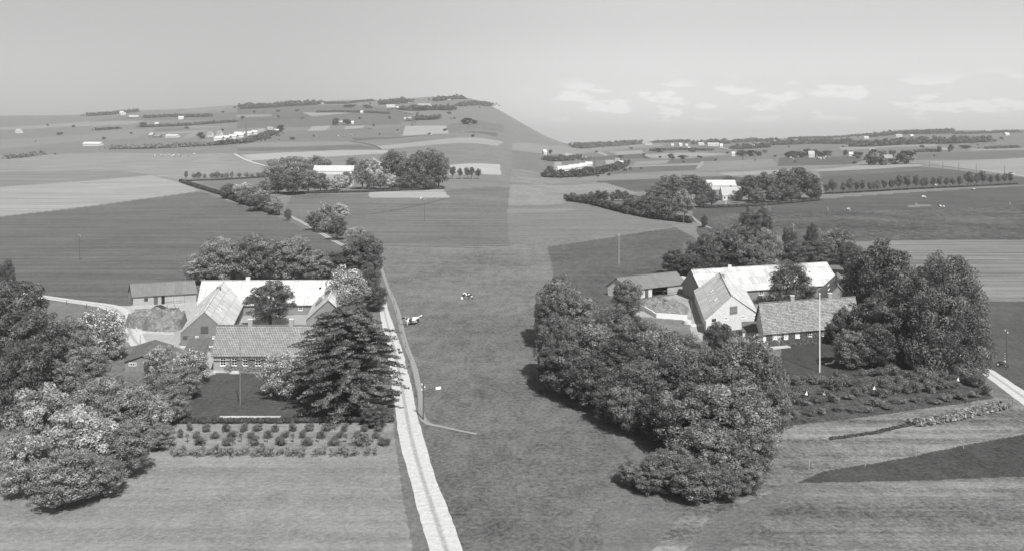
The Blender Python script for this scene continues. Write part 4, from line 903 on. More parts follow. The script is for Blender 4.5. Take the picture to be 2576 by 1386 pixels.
def rag(px, py, label, h=1.5):
    X, Y = gp(px, py); r = empty('bird_scarer', (X, Y, 0), label, 'bird scarer', 'white rags on sticks in the right garden'); k = MB(); k.tube((X, Y, 0), (X, Y, h), .03, .03, 6); k.build('stick', M_grey, r)
    k = MB(); k.poly([(X-.25, Y-.05, h-.6), (X+.22, Y-.1, h-.65), (X+.08, Y, h)]); k.poly([(X-.25, Y-.05, h-.6), (X+.08, Y, h), (X-.05, Y+.2, h-.5)]); k.poly([(X+.22, Y-.1, h-.65), (X-.05, Y+.2, h-.5), (X+.08, Y, h)]); k.build('rag', M_white, r)
for i, (x, y) in enumerate(G((575, 640), (738, 640), (1025, 610), (1198, 590), (1348, 560), (1968, 510), (1825, 520))): rag(x, y, f'{ORD[i]} white bird-scaring rag on a stick in the bushy right garden')
X, Y = gp(1102, 978); k = MB(); k.poly([(X-.35, Y-.3, .03), (X+.3, Y-.2, .02), (X+.4, Y+.5, .3), (X-.1, Y+.6, .2)]); k.poly([(X-.35, Y-.3, .03), (X-.1, Y+.6, .2), (X-.4, Y+.3, .25)]); k.poly([(X+.3, Y-.2, .02), (X+.5, Y+.1, .02), (X+.4, Y+.5, .3)]); prop(k.build('paper_sack', M_white, loc=(X, Y, 0)), 'crumpled white sack lying in the pasture right of the utility pole', 'sack')
X, Y = gp(1162, 752); k = MB(); k.tube((X, Y, 0), (X, Y, .45), .32, .36, 12); prop(k.build('bucket', M_white, loc=(X, Y, 0)), 'white bucket standing on the grass beside the lone grazing cow', 'bucket')
X, Y = gp(1743, 812)

# ------------------------------------------------------------------ cows
def cow_mesh(name, pose):
    hd = {'graze': [(1.0, 0, 1.12), (1.25, 0, .75), (1.42, 0, .38), (1.58, 0, .12)], 'up': [(1.0, 0, 1.3), (1.3, 0, 1.55), (1.55, 0, 1.52), (1.82, 0, 1.38)]}[pose]
    vs = [(-.75, 0, 1.12), (-.3, 0, 1.02), (.2, 0, 1.0), (.65, 0, 1.08)]+hd; rad = [(.33, .30), (.38, .40), (.39, .42), (.33, .36), (.2, .26), (.15, .19), (.14, .15), (.10, .10)]
    ed = [(i, i+1) for i in range(7)]
    def chain(start, pts, rs):
        p = start
        for q_, r_ in zip(pts, rs): vs.append(q_); rad.append((r_, r_)); ed.append((p, len(vs)-1)); p = len(vs)-1
    for s_ in (-1, 1):
        chain(0, [(-.78, .24*s_, .85), (-.70, .24*s_, .62), (-.86, .23*s_, .45), (-.80, .23*s_, .06)], [.17, .11, .065, .055])
        chain(3, [(.66, .22*s_, .72), (.68, .21*s_, .42), (.68, .21*s_, .05)], [.13, .075, .055])
        chain(6 if pose == 'up' else 6, [(hd[2][0]-.06, .17*s_, hd[2][2]+.10)], [.05])
    chain(0, [(-1.08, 0, 1.12), (-1.14, 0, .7), (-1.12, 0, .45)], [.04, .03, .05])
    me = bpy.data.meshes.new('tmp'); me.from_pydata(vs, ed, []); o = bpy.data.objects.new('tmp', me); COL.objects.link(o)
    m_ = o.modifiers.new('s', 'SKIN'); m_.use_smooth_shade = True
    for i, r_ in enumerate(rad): me.skin_vertices[0].data[i].radius = r_
    me.skin_vertices[0].data[1].use_root = True
    o.modifiers.new('u', 'SUBSURF').levels = 1
    dg = bpy.context.evaluated_depsgraph_get(); dg.update(); out = bpy.data.meshes.new_from_object(o.evaluated_get(dg)); bpy.data.objects.remove(o)
    out.name = name; out.materials.clear(); out.materials.append(M_cow); return out
m, t, b = newmat('black_and_white_hide', .7); g = NG(t); tcn = g.n('ShaderNodeTexCoord'); oi = g.n('ShaderNodeObjectInfo'); va = g.n('ShaderNodeVectorMath', operation='ADD'); g.l(tcn.outputs['Object'], va.inputs[0]); g.l(oi.outputs['Location'], va.inputs[1])
v = g.noise(va.outputs[0], 1.7, 1, .4); g.l(g.rng(v, .49, .51, .03, .75), b.inputs['Base Color']); M_cow = m
COW = {p: cow_mesh('cow', p) for p in ('graze', 'up')}
def cow(px, py, rot, label, pose='graze', s_=1.0):
    X, Y = gp(px, py); o = bpy.data.objects.new('cow', COW[pose]); COL.objects.link(o); o.location = (X, Y, float(zt(X, Y))); o.rotation_euler = (0, 0, R(rot)); o.scale = (s_,)*3
    return prop(o, label, 'cow', 'black and white cows on pasture')
cow(1033, 818, 195, 'black and white cow standing nearest the gravel road, left of its partner', 'up', 1.12)
cow(1044, 815, 20, 'black and white cow pressed against its partner, facing away from the road', 'up', 1.12)
cow(1174, 752, -25, 'lone black and white cow grazing at the right of the left-hand pasture', 'graze', 1.1)
cow(1062, 504, 200, 'spotted cow grazing just below the sown plot by the grove', 'graze', 1.2)
cow(1094, 501, 100, 'spotted cow seen end-on right of the plot-side grazing cow', 'graze', 1.2)
cow(2132, 531, 10, 'black and white cow grazing on the beet field edge behind treetops', 'graze', 1.2)
cow(2369, 526, 150, 'large pale spotted cow standing on the beet field edge', 'up', 1.4)
cow(2323, 500, 5, 'dark cow grazing in the middle of the right-hand meadow', 'graze', 1.2)
cow(2448, 480, 30, 'pale cow grazing just below the row of roadside trees', 'graze', 1.2)
for i, (x, y) in enumerate(A((1598, 715), (1678, 713), (1710, 715), (1752, 713), (1780, 718), (1797, 712), (1815, 720), (1862, 716), (1955, 712), (2016, 698))):
    cow(x, y, (i*77) % 360, f'{ORD[i]} tiny cow from the left in the pale field above the long hedge', 'graze', 1.5)
for i, (x, y) in enumerate(B((1040, 508), (1108, 508), (1190, 504), (2020, 497), (2243, 473), (2332, 475))):
    cow(x, y, (i*67) % 360, f'{ORD[i]} tiny cow from the left on the far slope behind the left groves', 'graze', 1.7)
for i, (x, y) in enumerate(E((195, 388), (222, 397), (478, 392), (495, 393), (512, 395), (530, 393), (545, 380), (590, 378))):
    cow(x, y, (i*57) % 360, f'{ORD[i]} tiny cow from the left in the dark pasture below the white-walled farm', 'graze', 1.9)
for i, (x, y) in enumerate(E((1668, 668), (1795, 662), (1830, 656), (1920, 655))):
    cow(x, y, (i*47) % 360, f'{ORD[i]} tiny dark cow from the left behind the row of roadside trees', 'graze', 1.2)

# ------------------------------------------------------------------ trees of the left-hand farm
GL = 'trees and tall shrubs left of the left-hand farm'
for kind, x, t_, b_, w_, lb in [
 ('neardark', 38, 700, 900, 165, 'tall dark tree at the left edge above the garden thicket'),
 ('neardark', 14, 652, 765, 52, 'slim dark treetop at the extreme left beside the field'),
 ('neardark', 100, 775, 955, 130, 'dark tree right of the tall edge tree, below the track'),
 ('neardark', 55, 850, 1075, 165, 'broad dark tree at the left edge over a shaded gap'),
 ('near', 165, 795, 930, 110, 'grey-leaved tree left of the blossoming apple'),
 ('bloom', 250, 775, 905, 135, 'apple tree in loose blossom below the curving farm track'),
 ('bloom', 292, 822, 905, 72, 'small blossoming shrub right of the track-side apple tree'),
 ('near', 215, 868, 985, 115, 'leafy shrub below the track-side apple tree'),
 ('near', 290, 945, 1045, 120, 'leafy shrub in front of the wooden hut'),
 ('near', 150, 900, 1050, 145, 'round leafy tree in the middle of the left thicket'),
 ('near', 395, 935, 1040, 115, 'leafy shrub below the blossom beside the hut'),
 ('near', 460, 920, 1005, 95, 'dense shrub at the upper left corner of the lawn'),
 ('near', 245, 945, 1095, 150, 'broad leafy tree above the foreground blossom'),
 ('near', 340, 970, 1110, 140, 'leafy tree left of the lawn shrubs'),
 ('nearpale', 105, 975, 1175, 175, 'pale-leaved tree nearest the lower left shade'),
 ('nearpale', 205, 1020, 1205, 180, 'pale-leaved tree in the middle foreground of the thicket'),
 ('bloom', 382, 1000, 1100, 110, 'shrub with white blossom at the lower left of the lawn'),
 ('near', 435, 970, 1065, 90, 'dark green shrub against the left side of the lawn'),
 ('near', 310, 1060, 1200, 140, 'leafy tree leaning over the pale soil'),
 ('near', 400, 1065, 1130, 80, 'low shrub beside the first garden bushes'),
 ('nearpale', 60, 1085, 1255, 130, 'pale tree at the lower left corner'),
 ('near', 165, 1130, 1275, 170, 'leafy tree at the bottom of the left thicket'),
 ('near', 265, 1150, 1250, 110, 'low leafy shrub at the bottom beside the pale soil'),
 ('bloom', 402, 866, 945, 74, 'white blossoming tree covering the wooden hut corner'),
 ('bloom', 478, 880, 965, 100, 'brightest blossoming tree between the hut and the farmhouse')]:
    tree(kind, x, t_, b_, w_, lb, GL)
GB = 'trees behind the left-hand barn'
for i, (x, t_, b_, w_, kd) in enumerate([(505, 640, 715, 92, 'nearpale'), (556, 596, 712, 112, 'near'), (600, 640, 706, 80, 'nearpale'), (642, 588, 708, 112, 'near'), (692, 600, 709, 100, 'near'), (742, 594, 708, 112, 'near'), (798, 628, 709, 96, 'near'), (848, 632, 706, 92, 'neardark')]):
    tree(kd, x, t_, b_, w_, f'{ORD[i]} tree from the left in the clump behind the pale barn roof', GB)
tree('neardark', 915, 588, 700, 116, 'tall dark tree at the top of the footpath'); tree('neardark', 945, 718, 782, 66, 'small round dark tree beside the upper gravel road')
tree('bloom', 872, 675, 800, 125, 'large pale blossoming tree hiding the corner of the long barn'); tree('nearpale', 835, 735, 815, 75, 'pale tree leaning against the half-hidden barn wing')
tree('neardark', 925, 660, 760, 60, 'dark tree squeezed behind the large blossoming tree'); tree('bloom', 893, 570, 622, 55, 'small brightly blossoming tree by the field track')
tree('lime', 681, 709, 824, 132, 'dark lime tree with several stems in the left-hand courtyard')
tree('beech', 878, 756, 1035, 282, 'huge layered beech covering the right end of the left-hand farmhouse')
tree('bloom', 706, 888, 1005, 112, 'blossoming lilac shrub in front of the left-hand farmhouse'); tree('neardark', 760, 915, 1000, 90, 'dark shrub between the lilac and the huge beech')
tree('neardark', 945, 1015, 1072, 75, 'dark shrub at the foot of the huge beech beside the road')
tree('near', 900, 780, 850, 90, 'leafy tree behind the crown of the huge beech'); 
tree('middark', 790, 533, 580, 46, 'left tree of the group along the field track'); tree('mid', 818, 512, 586, 60, 'tall middle tree of the group along the field track'); tree('midbloom', 852, 513, 565, 56, 'light blossoming tree of the group along the field track'); tree('middark', 848, 553, 604, 54, 'round dark tree standing lowest along the field track')
tree('middark', 725, 527, 556, 22, 'small lone bush where the field track meets the hedge', name='field_bush')
# kitchen garden
K = lambda x: 346.5+x/3.717
for i, x in enumerate([500, 645, 820, 980, 1130, 1285, 1445, 1615, 1775, 1930, 2110, 2260]): tree('bush', K(x)+(i*37 % 7)-3, 1062+(i*13 % 6), 1083+(i*11 % 4), 20+(i*29 % 9), f'{ORD[i]} currant bush from the left in the back garden row below the hedge', 'currant bushes in the kitchen garden')
for i, x in enumerate([408, 555, 725, 885, 1055, 1212, 1388, 1550, 1720, 1885, 2050, 2222]): tree('bush', K(x)+(i*31 % 6)-3, 1080+(i*17 % 7), 1100+(i*7 % 3), 18+(i*23 % 10), f'{ORD[i]} currant bush from the left in the second garden row', 'currant bushes in the kitchen garden')
for i, x in enumerate([585, 848, 1090, 1340, 1590, 1840, 2090, 2305]): tree('bush', K(x), 1098 if x != 2090 else 1092, 1119, 34 if x != 2090 else 50, f'{ORD[i]} broad bush from the left in the third garden row', 'currant bushes in the kitchen garden')
for i, x in enumerate([462, 965, 1208, 1450, 1690, 1945, 2205]): tree('lolly', K(x), 1089, 1114, 12, f'{ORD[i]} young staked fruit tree from the left between the garden rows', 'young fruit trees in the kitchen garden')
xs = [325, 380, 425, 505, 560, 610, 665, 700, 745, 790, 835, 880, 930, 985, 1030, 1080, 1120, 1170, 1215, 1250, 1310, 1350, 1400, 1450, 1490, 1540, 1660, 1700, 1745, 1810, 1860, 1910, 1960, 2030, 2150, 2220]
for i, x in enumerate(xs): tree('cane', K(x), 1112+(i*11 % 17), 1143+(i*5 % 7), 14+(i*13 % 15), f'{ORD[i]} raspberry bush from the left in the straggling front garden row', 'raspberry bushes in the front garden row')
leafrow('garden_hedge', [gp(458, 1064), gp(700, 1063), gp(985, 1060)], .8, .9, .09, .9, L_hedge, 'long low clipped hedge between the lawn and the kitchen garden', 'hedge', seed=3, lump=.08)

# ------------------------------------------------------------------ left middle distance
leafrow('field_hedge', [gp(455, 459), gp(500, 474), gp(560, 492)], 2.6, 2.5, .35, .9, L_hedge, 'narrow clipped hedge running down from the left field corner', 'hedge', seed=5, lump=.1)
leafrow('field_hedge', [gp(560, 494), gp(620, 517), gp(700, 543)], 2.6, 2.5, .3, .9, L_hedge, 'thicker dark hedge below the tall bushes beside the dark field', 'hedge', seed=6, lump=.2)
leafrow('field_hedge', [gp(460, 457), gp(560, 454), gp(665, 447)], 1.2, 1.5, .3, .9, L_hedge, 'low hedge under the row of thin saplings', 'hedge', seed=7, lump=.1)
leafrow('grove_hedge', [gp(715, 489), gp(900, 485), gp(1115, 476)], 1.4, 1.4, .28, .9, L_hedge, 'dark clipped hedge along the front of the two left groves', 'hedge', seed=8, lump=.06)
for i, (x, t_, b_, w_, kd) in enumerate([(580, 462, 500, 56, 'middark'), (612, 458, 508, 52, 'midbloom'), (628, 468, 516, 60, 'mid'), (662, 478, 528, 62, 'mid'), (692, 500, 541, 44, 'mid'), (645, 492, 532, 55, 'middark')]):
    tree(kd, x, t_, b_, w_, f'{ORD[i]} tall bush from the left on the hedge above the dark field', 'tall bushes on the left field hedge', name='hedgerow_bush')
for i, x in enumerate([468, 488, 499, 515, 534, 546, 559, 570, 583, 602, 621, 634, 650, 661]): tree('mid', x, 431+(i*5 % 8), 450-(i//4), 10+(i*3 % 8), f'{ORD[i]} thin sapling from the left in the row behind the corner field', 'saplings behind the corner field')
GVL = 'trees of the left grove'; GVR = 'trees of the right-hand grove in the left landscape'
for i, (x, t_, b_, w_, kd) in enumerate([(692, 402, 478, 60, 'mid'), (718, 394, 470, 58, 'mid'), (752, 391, 445, 66, 'mid'), (792, 392, 436, 62, 'mid'), (700, 436, 488, 58, 'middark'), (738, 424, 491, 72, 'middark'), (775, 430, 487, 66, 'mid'), (806, 436, 484, 46, 'middark'), (822, 402, 428, 30, 'middark'), (668, 445, 490, 40, 'mid'), (888, 396, 422, 38, 'mid'), (848, 440, 480, 30, 'midbloom'), (871, 432, 470, 34, 'mid')]):
    tree(kd, x, t_, b_, w_, f'{ORD[i]} tree of the left grove counted from its big outer crowns towards the white house', GVL)
for i, (x, t_, b_, w_, kd) in enumerate([(912, 398, 478, 46, 'mid'), (940, 400, 478, 46, 'midbloom'), (985, 377, 470, 74, 'middark'), (1016, 384, 474, 56, 'mid'), (1042, 388, 476, 60, 'middark'), (1072, 375, 470, 80, 'mid'), (1104, 388, 474, 60, 'middark'), (981, 436, 476, 34, 'midbloom'), (929, 440, 482, 18, 'middark'), (1020, 440, 478, 50, 'middark'), (1070, 440, 478, 50, 'middark'), (957, 430, 478, 36, 'mid')]):
    tree(kd, x, t_, b_, w_, f'{ORD[i]} tree of the grove right of the white-roofed house in the left landscape', GVR)
for i, x in enumerate([1138, 1157, 1176, 1186, 1203]): tree('stem', x, 420+(i*5 % 7), 451, 17, f'{ORD[i]} small round tree from the left in the row beyond the left-hand grove', 'small row right of the left groves')
def house(x, base, wpx, wall_h, ridge_h, depth, label, mw, mr, nwin=4, rot=0., name='house', cat='house', win=True, chim=True):
    X, Y = gp(x, base); z = float(zt(X, Y)); w_ = wpx*Y/FL/2; c_, s_ = math.cos(R(rot)), math.sin(R(rot))
    def q(u, v): return (X+u*c_-v*s_, Y+u*s_+v*c_)
    h = gable(name, label, cat, q(-w_, 0), q(w_, 0), q(w_, depth), q(-w_, depth), wall_h, ridge_h, mw, mr, zb=z, cap=False)
    if win:
        for i in range(nwin): a_ = h['A'].L*(i+.5)/nwin; h['A'].window(h['root'], a_-.55, a_+.55, z+.9, z+min(2.3, wall_h-.2), cols=1, rows=1, sill=False)
    if chim: chimney(h, .5, .9, .9)
    return h
house(838, 440, 100, 3.0, 7.0, 10, 'long white streaked-roof barn between the two left groves', M_farw, M_wroof, 0, name='barn', cat='barn', chim=False)
house(850, 470, 70, 3.0, 7.6, 9, 'white house half hidden by garden blossom between the left groves', M_farw, M_rooff, 6)
for i, (x, t_, b_, w_) in enumerate([(822, 447, 482, 30), (842, 452, 482, 26), (862, 438, 474, 34)]): tree('midbloom', x, t_, b_, w_, f'{ORD[i]} blossoming shrub from the left before the white house', 'garden blossom by the white house')

# ------------------------------------------------------------------ trees of the right-hand farm
GRm = 'tall trees filling the left of the right-hand farm'
spots = [('soft', 1395, 700, 860, 110), ('soft', 1450, 735, 880, 125), ('softd', 1395, 790, 960, 120), ('soft', 1480, 800, 950, 140), ('soft', 1545, 765, 890, 110), ('soft', 1578, 702, 800, 84), ('soft', 1607, 795, 920, 105),
 ('softd', 1560, 850, 1010, 160), ('softd', 1440, 870, 1000, 155), ('soft', 1660, 822, 990, 140), ('softd', 1615, 900, 1075, 165), ('softd', 1500, 900, 1030, 150), ('soft', 1735, 838, 950, 105), ('softd', 1808, 810, 905, 90),
 ('softd', 1720, 880, 1065, 165), ('soft', 1800, 880, 1070, 170), ('soft', 1880, 838, 1060, 175), ('soft', 1925, 880, 1085, 130), ('soft', 1740, 960, 1150, 185), ('soft', 1850, 960, 1175, 215), ('soft', 1930, 955, 1110, 120),
 ('softd', 1665, 985, 1115, 140), ('soft', 1785, 1060, 1215, 180), ('soft', 1880, 1070, 1215, 150), ('softd', 1392, 850, 985, 90), ('softd', 1385, 745, 880, 90), ('soft', 1415, 690, 830, 80), ('soft', 1585, 960, 1090, 120), ('softd', 1540, 960, 1065, 110), ('soft', 1690, 840, 960, 80), ('soft', 1430, 800, 930, 90)]
for i, (kd, x, t_, b_, w_) in enumerate(spots): tree(kd, x, t_, b_, w_, f'{ORD[i]} tree of the dense mass left of the right-hand farm, counted downhill from the pasture', GRm)
for i, (x, t_, b_, w_) in enumerate([(1590, 1160, 1222, 90), (1670, 1135, 1232, 130), (1750, 1150, 1262, 130), (1820, 1165, 1255, 110), (1710, 1120, 1225, 110), (1630, 1175, 1240, 80), (1880, 1150, 1240, 100)]): tree('soft', x, t_, b_, w_, f'{ORD[i]} low bush from the left at the bottom of the right-hand thicket', 'low bushes at the bottom of the thicket', name='undergrowth_bush')
GBR = 'trees behind the right-hand barn'
for i, (kd, x, t_, b_, w_) in enumerate([('softd', 1702, 628, 692, 76), ('softd', 1740, 640, 700, 70), ('softd', 1768, 590, 690, 86), ('soft', 1800, 577, 680, 84), ('soft', 1852, 560, 682, 100), ('softd', 1885, 522, 600, 58), ('soft', 1925, 511, 600, 46), ('soft', 1895, 610, 690, 80), ('nearpale', 1934, 577, 682, 74), ('softd', 1985, 570, 650, 38), ('softd', 2042, 561, 640, 38), ('softd', 1990, 608, 680, 86), ('softd', 2040, 604, 670, 80), ('soft', 2108, 573, 664, 96), ('soft', 2075, 610, 668, 60), ('softd', 2140, 610, 690, 80)]):
    tree(kd, x, t_, b_, w_, f'{ORD[i]} tree from the left in the belt behind the patched barn roof', GBR)
tree('bare', 1726, 598, 668, 34, 'pale dead tree standing at the left end of the belt'); tree('bare', 1745, 596, 690, 40, 'dark-stemmed dead tree beside the pale one')
tree('limed', 1990, 656, 775, 130, 'dense round lime tree in the right-hand courtyard')
tree('softd', 2215, 604, 800, 165, 'tall dark tree right of the wing with the shadow-coloured roof'); tree('softd', 2150, 680, 790, 90, 'dark tree against the end of the patched barn'); tree('softd', 2195, 740, 880, 120, 'dark tree beside the ivy farmhouse gable')
tree('copper', 2372, 628, 925, 278, 'huge spreading beech beside the right-hand gravel road'); tree('softd', 2270, 745, 915, 150, 'dark tree left of the huge roadside beech')
tree('soft', 2140, 828, 925, 105, 'round pale-leaved shrub on the lawn below the ivy house'); tree('softd', 2205, 810, 925, 110, 'shaded shrub between the lawn and the huge roadside beech'); tree('softd', 2120, 770, 870, 60, 'climbing shrub at the corner of the ivy wall')
tree('softd', 1772, 541, 573, 20, 'narrow lone bush where the right-hand track meets the hedge', name='field_bush')
rg = random.Random(12); n_ = 0
for row, (y0, y1, x0, x1, cnt, hh) in enumerate([(966, 938, 2000, 2400, 19, 26), (990, 952, 1995, 2450, 20, 28), (1018, 970, 1995, 2465, 19, 27), (1050, 996, 2000, 2480, 15, 20)]):
    for i in range(cnt):
        u = i/(cnt-1); x = x0+(x1-x0)*u+rg.uniform(-11, 11); y = y0+(y1-y0)*u+rg.uniform(-8, 8)
        tree('bushp', x, y-hh*rg.uniform(.45, 1.2), y, rg.uniform(24, 50), f'{ORD[i]} bush from the left in the {ORD[row]} rank of the overgrown right-hand garden', 'bushes of the overgrown right garden')
leafrow('rhubarb_patch', [gp(2300, 1068), gp(2400, 1052), gp(2525, 1022)], .6, 2.4, .22, .5, L_pale, 'bed of large pale rhubarb leaves on the ploughed garden soil', 'rhubarb bed', kind='stuff', seed=31)
leafrow('potato_row', [gp(2090, 1105), gp(2200, 1090), gp(2300, 1066)], .3, .6, .10, .8, L_softd, 'thin dark row of potato tops on the ploughed soil', 'potato row', kind='stuff', seed=32)
# middle distance right
leafrow('field_hedge', [gp(1424, 505), gp(1490, 515), gp(1570, 536)], 4, 3, .45, .9, L_hedge, 'dark hedge running down from the corner of the stubble field', 'hedge', seed=11, lump=.15)
leafrow('field_hedge', [gp(1570, 537), gp(1650, 552), gp(1738, 562)], 3, 3, .4, .9, L_hedge, 'dark foot of the hedge ending at the utility pole', 'hedge', seed=12, lump=.2)
leafrow('grove_hedge', [gp(1770, 524), gp(1900, 520), gp(2062, 505)], 1.6, 1.6, .35, .9, L_hedge, 'dark clipped hedge along the front of the right grove', 'hedge', seed=13, lump=.06)
for i, (x, t_, b_, w_) in enumerate([(1440, 484, 508, 24), (1462, 490, 506, 18), (1472, 488, 506, 16), (1488, 482, 506, 22), (1505, 480, 507, 26), (1522, 481, 508, 24), (1542, 482, 507, 20), (1555, 478, 507, 24), (1573, 481, 507, 24)]):
    tree('middark', x, t_, b_, w_, f'{ORD[i]} rounded field tree from the left above the long dark hedge', 'field trees above the dark hedge')
for i, (kd, x, t_, b_, w_) in enumerate([('middark', 1690, 439, 510, 84), ('middark', 1738, 441, 500, 70), ('middark', 1655, 470, 525, 70), ('middark', 1595, 490, 530, 62), ('middark', 1625, 492, 540, 70), ('middark', 1672, 500, 552, 80), ('mid', 1722, 478, 548, 62), ('middark', 1768, 450, 512, 54), ('middark', 1790, 480, 518, 40), ('middark', 1835, 444, 472, 38), ('middark', 1760, 490, 522, 50)]):
    tree(kd, x, t_, b_, w_, f'{ORD[i]} tree of the right landscape grove standing left of the white-roofed house', 'right landscape grove, left part')
for i, (kd, x, t_, b_, w_) in enumerate([('middark', 1884, 442, 508, 58), ('middark', 1922, 436, 508, 60), ('middark', 1968, 424, 504, 76), ('middark', 2012, 422, 502, 78), ('middark', 2042, 440, 502, 62), ('mid', 1905, 474, 512, 44), ('middark', 1942, 468, 510, 50), ('middark', 1990, 470, 508, 60), ('middark', 1860, 478, 512, 18), ('middark', 2050, 470, 503, 40)]):
    tree(kd, x, t_, b_, w_, f'{ORD[i]} tree of the right landscape grove standing right of the white-roofed house', 'right landscape grove, right part')
tree('middark', 1836, 480, 500, 28, 'small tree in front of the white grove house')
house(1815, 478, 75, 3, 6.6, 10, 'long white barn roof within the right landscape grove', M_farw, M_wroof, 0, name='barn', cat='barn', chim=False)
house(1843, 505, 50, 3.2, 8, 9, 'white-walled pale-roofed house within the right landscape grove', M_farw, M_roofp, 5)
for i, x in enumerate([565, 625, 735, 800, 870, 930, 1010, 1045, 1085, 1155, 1220, 1300, 1390, 1475, 1540, 1575, 1650, 1720, 1785, 1850, 1920, 2005, 2040, 2090, 2160, 2235, 2310, 2380, 2440]):
    px_ = 1940.4+x/4.054; b_ = 490-(px_-2080)/476*26; big = x in (625, 800, 1300, 1390, 1475, 2005, 2160)
    tree('stem', px_, b_-(36 if big else 25+(i*7 % 6)), b_, 23 if big else 15+(i*5 % 5), f'{ORD[i]} tree from the left in the long roadside row right of the groves', 'roadside tree row')
leafrow('roadside_scrub', [gp(2078, 489), gp(2300, 477), gp(2560, 464)], .9, 1.2, .35, .7, L_hedge, 'dark strip of scrub under the long roadside tree row', 'hedge', seed=14, lump=.3)

# ------------------------------------------------------------------ far distance: woods as stuff, single trees and houses as things
def wood(pts, hpx, label, seed, name='wood', mat=L_far, depth=1.2):
    P = [gp(*p) for p in pts]; Ym = sum(p[1] for p in P)/len(P); h = hpx*Ym/FL; leafrow(name, P, h, h*depth*1.6, max(.8, Ym/FL*1.5), .7, mat, label, 'wood', kind='stuff', seed=seed, lump=.42)
wood([(606, 275), (660, 273), (720, 268), (800, 264)], 11, 'dark wood on the skyline above the left landscape', 41)
wood([(225, 292), (270, 290), (345, 283)], 7, 'strip of wood on the left skyline', 42)
wood([(960, 264), (1010, 260), (1032, 260)], 11, 'dark wood left of the church village', 43)
wood([(1005, 278), (1060, 279), (1140, 278)], 10, 'wood below the church village', 44)
wood([(1095, 256), (1140, 250), (1165, 250)], 8, 'trees around the white church on the left skyline', 45)
wood([(285, 376), (380, 374), (480, 369), (545, 366)], 9, 'scrub belt running left from the factory', 46, 'scrub_belt', L_mid)
wood([(545, 366), (620, 360), (655, 350), (690, 338)], 9, 'hedge curving round the white factory roofs', 47, 'scrub_belt')
wood([(355, 321), (450, 318), (590, 308)], 6, 'long field wood above the left factory', 48)
wood([(365, 298), (430, 294), (530, 294)], 6, 'strip of trees below the left skyline farm', 49)
wood([(15, 400), (60, 396), (95, 390)], 8, 'dark scrub at the far left edge', 50, 'scrub_belt', L_mid); wood([(243, 329), (300, 325)], 5, 'small field wood at the far left', 51)
wood([(800, 262), (870, 262), (935, 255)], 4, 'thin tree line along the left skyline', 52); wood([(1160, 268), (1230, 266)], 7, 'trees at the right end of the church village', 53)
wood([(1040, 304), (1102, 301)], 11, 'trees behind the windmill', 54); wood([(800, 284), (840, 283), (975, 287)], 4, 'low hedge line below the skyline village', 55)
wood([(1447, 373), (1500, 371), (1600, 364)], 10, 'dark wood on the skyline above the right landscape', 61); wood([(1375, 405), (1455, 398)], 8, 'field wood at the left of the right landscape', 62)
wood([(1375, 446), (1440, 445), (1505, 438)], 15, 'tree belt in front of the right factory roofs', 63, 'scrub_belt'); wood([(1508, 436), (1540, 428), (1562, 420)], 11, 'hedge curving behind the factory houses', 64, 'scrub_belt')
wood([(1750, 364), (1830, 362)], 10, 'wood at the left of the right church village', 65); wood([(1840, 360), (1950, 356)], 8, 'trees around the right church', 66); wood([(1850, 376), (1925, 372)], 10, 'wood below the right church village', 67)
wood([(1945, 366), (2040, 362), (2140, 362)], 11, 'wood belt along the village in the right distance', 68); wood([(2145, 370), (2250, 366), (2370, 362), (2480, 358)], 14, 'long dark wood across the right distance', 69)
wood([(2190, 346), (2260, 339), (2330, 338), (2390, 334)], 9, 'dark wood on the right skyline hill', 70); wood([(2300, 384), (2360, 382)], 6, 'hedge left of the lone trees at right', 71); wood([(2480, 375), (2560, 372)], 5, 'hedge line at the right edge', 72); wood([(2400, 338), (2560, 334)], 5, 'tree line on the right skyline', 73)
wood([(1985, 350), (2100, 347), (2190, 340)], 4, 'scattered trees along the right skyline', 74); wood([(1640, 382), (1700, 378), (1790, 380)], 5, 'hedgerow below the right skyline', 75); wood([(1640, 360), (1735, 358)], 5, 'thin skyline trees between wood and church', 76)
